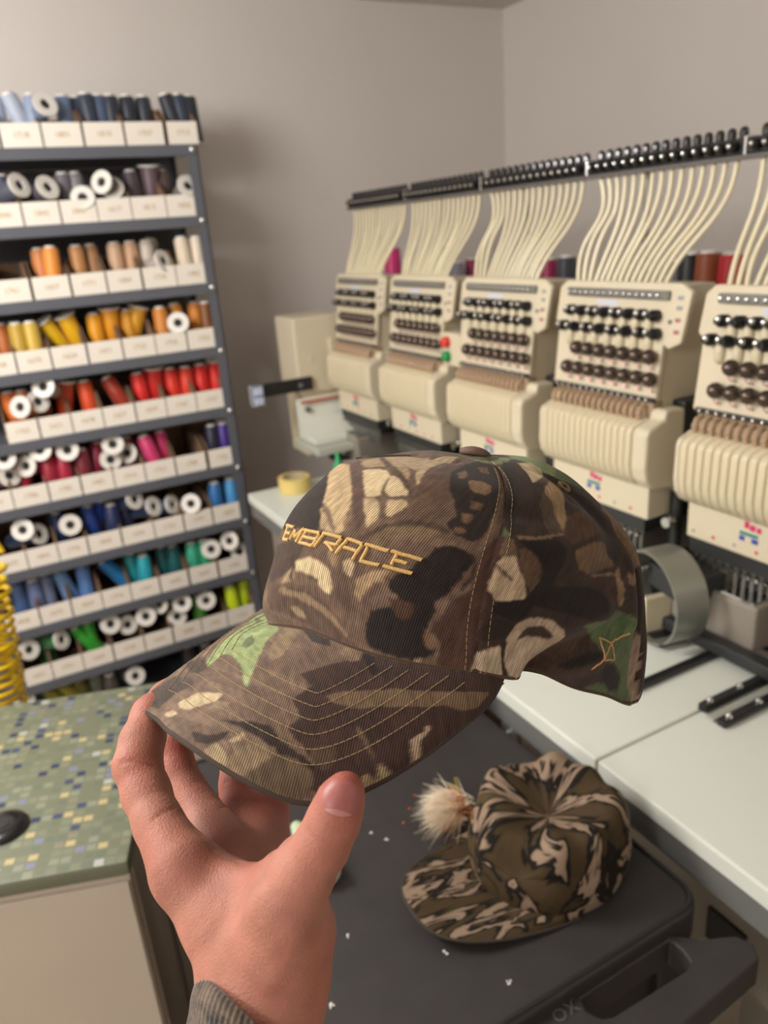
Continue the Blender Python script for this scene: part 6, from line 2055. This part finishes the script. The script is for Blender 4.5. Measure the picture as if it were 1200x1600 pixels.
person_base = tow(cpt(404, 1600, .334))
person = empty('person', tuple(person_base), 'bare left hand in a washed dark sleeve pinching the cap brim', 'person')
me = bpy.data.meshes.new('hand')
Wv = tow(HV) - person_base
me.from_pydata([tuple(p) for p in Wv], [], [tuple(int(i) for i in f) for f in HF])
me.update()
fix_normals(me)
me.polygons.foreach_set('use_smooth', np.ones(len(me.polygons), bool))
ca = me.color_attributes.new('flush', 'FLOAT_COLOR', 'POINT')
if len(me.vertices) == len(red):
    ca.data.foreach_set('color', np.stack([red, red, red, np.ones(len(red))], 1).reshape(-1).astype(np.float32))
SKIN = skin_material()
me.materials.append(SKIN)
ho = bpy.data.objects.new('hand', me)
col.objects.link(ho)
ho.parent = person
# thumb nail: a curved plate on the thumb's surface
nc, nu_, nv_ = np.array([533.5, 1248.0]), np.array([29.0, 6.5]), np.array([-7.0, 28.0])
vs, fs, NR, NA = [], [], 9, 36
surf = {}


Q = []
for i in range(NR + 1):
    for k in range(NA):
        an = 2 * PI * k / NA
        r = i / NR
        sx = math.copysign(abs(math.cos(an)) ** .75, math.cos(an)) * r
        sy = math.copysign(abs(math.sin(an)) ** .8, math.sin(an)) * r
        Q.append(nc + nu_ * sx * .98 + nv_ * sy)
hq = hand_hits(Q)
gq = grad(hq)
for top in (True, False):
    for i in range(NR + 1):
        for k in range(NA):
            off = (.00055 - .00035 * (i / NR) ** 6) if top else -.0006
            vs.append(tuple(tow(hq[i * NA + k] + gq[i * NA + k] * off) - person_base))
n1 = (NR + 1) * NA
for base, rev in ((0, False), (n1, True)):
    for i in range(NR):
        for k in range(NA):
            k2 = (k + 1) % NA
            q = (base + i * NA + k, base + i * NA + k2, base + (i + 1) * NA + k2, base + (i + 1) * NA + k)
            fs.append(q[::-1] if rev else q)
for k in range(NA):
    k2 = (k + 1) % NA
    fs.append((NR * NA + k, NR * NA + k2, n1 + NR * NA + k2, n1 + NR * NA + k))
mbn = MB()
mbn.add(vs, fs)
nail = mbn.build('thumb_nail', mat('nail', '#a0605c', .42, var=.10, scale=150, spec=.4), person, True, 60)

# pale half-moon at the root of the nail
Q2 = []
for i in range(7):
    for k in range(13):
        sx = -.72 + 1.44 * k / 12
        y1 = .93 * math.sqrt(max(0, 1 - (sx * .98) ** 2)) ** .8
        y0 = .60 + .22 * sx * sx
        Q2.append(nc + nu_ * sx + nv_ * (y0 + (max(y1, y0) - y0) * i / 6))
hq2 = hand_hits(Q2)
gq2 = grad(hq2)
mbl = MB()
mbl.add([tuple(tow(h + g * .00068) - person_base) for h, g in zip(hq2, gq2)], [(i * 13 + k, i * 13 + k + 1, (i + 1) * 13 + k + 1, (i + 1) * 13 + k) for i in range(6) for k in range(12)])
mbl.build('nail_half_moon', mat('nail_pale', '#b57f78', .42, var=.05, spec=.4), person, True, 80)

# ribbed sleeve cuff
ctr = [cpt(417, 1540, .338), cpt(402, 1604, .331), cpt(378, 1680, .323), cpt(352, 1790, .308)]
c0, c1 = ctr[0], ctr[-1]
NTH, NLV = 360, 30
axis_ = (c1 - c0) / np.linalg.norm(c1 - c0)
e1 = np.array([.86, -.50, .12])
e1 -= axis_ * (e1 @ axis_)
e1 /= np.linalg.norm(e1)
e2 = np.cross(axis_, e1)
if e2[2] < 0:
    e2 = -e2
P = np.zeros((NTH + 1, NLV, 3))
for j in range(NLV):
    s = j / (NLV - 1)
    k = s * (len(ctr) - 1)
    i0 = min(int(k), len(ctr) - 2)
    cc_ = ctr[i0] + (ctr[i0 + 1] - ctr[i0]) * (k - i0)
    flare = 1.0 + .10 * s + .05 * math.sin(s * 9)
    lipr = .93 if j == 0 else (.985 if j == 1 else 1)
    for i in range(NTH + 1):
        an = 2 * PI * i / NTH
        rr_ = (1 + .010 * math.sin(an * 72)) * flare * lipr
        P[i, j] = cc_ + (e1 * math.cos(an) * .0288 + e2 * math.sin(an) * .0290) * rr_ + axis_ * ((.0 if j else .0015) + .026 * (1 + math.cos(an)) / 2 * (1 - s))
UVs = np.stack(np.meshgrid(np.linspace(0, .22, NTH + 1), np.linspace(0, .08, NLV), indexing='ij'), -1)


def cuff_material():
    m = bpy.data.materials.new('washed_rib_knit')
    m.use_nodes = True
    nt = m.node_tree
    N, K = nt.nodes, nt.links
    b = N['Principled BSDF']
    b.inputs['Roughness'].default_value = .95
    b.inputs['Sheen Weight'].default_value = .3
    uv = N.new('ShaderNodeUVMap')
    uv.uv_map = 'cloth'
    nz = N.new('ShaderNodeTexNoise')
    nz.inputs['Scale'].default_value = 60
    nz.inputs['Detail'].default_value = 8
    nz.inputs['Roughness'].default_value = .7
    K.new(uv.outputs[0], nz.inputs['Vector'])
    cr = N.new('ShaderNodeValToRGB')
    cr.color_ramp.elements[0].position = .38
    cr.color_ramp.elements[0].color = (*srgb('#2f2b2b'), 1)
    cr.color_ramp.elements[1].position = .66
    cr.color_ramp.elements[1].color = (*srgb('#80705f'), 1)
    K.new(nz.outputs['Fac'], cr.inputs['Fac'])
    K.new(cr.outputs[0], b.inputs['Base Color'])
    n2 = N.new('ShaderNodeTexNoise')
    n2.inputs['Scale'].default_value = 2500
    K.new(uv.outputs[0], n2.inputs['Vector'])
    bp = N.new('ShaderNodeBump')
    bp.inputs['Strength'].default_value = .5
    bp.inputs['Distance'].default_value = .0006
    K.new(n2.outputs['Fac'], bp.inputs['Height'])
    K.new(bp.outputs['Normal'], b.inputs['Normal'])
    return m


Pw = (tow(P.reshape(-1, 3)) - person_base).reshape(P.shape)
so_ = bpy.data.objects.new('sleeve_cuff', grid_mesh('sleeve_cuff', Pw, None, UVs, cuff_material()))
col.objects.link(so_)
so_.parent = person
so_['label'] = 'washed dark ribbed knit cuff'
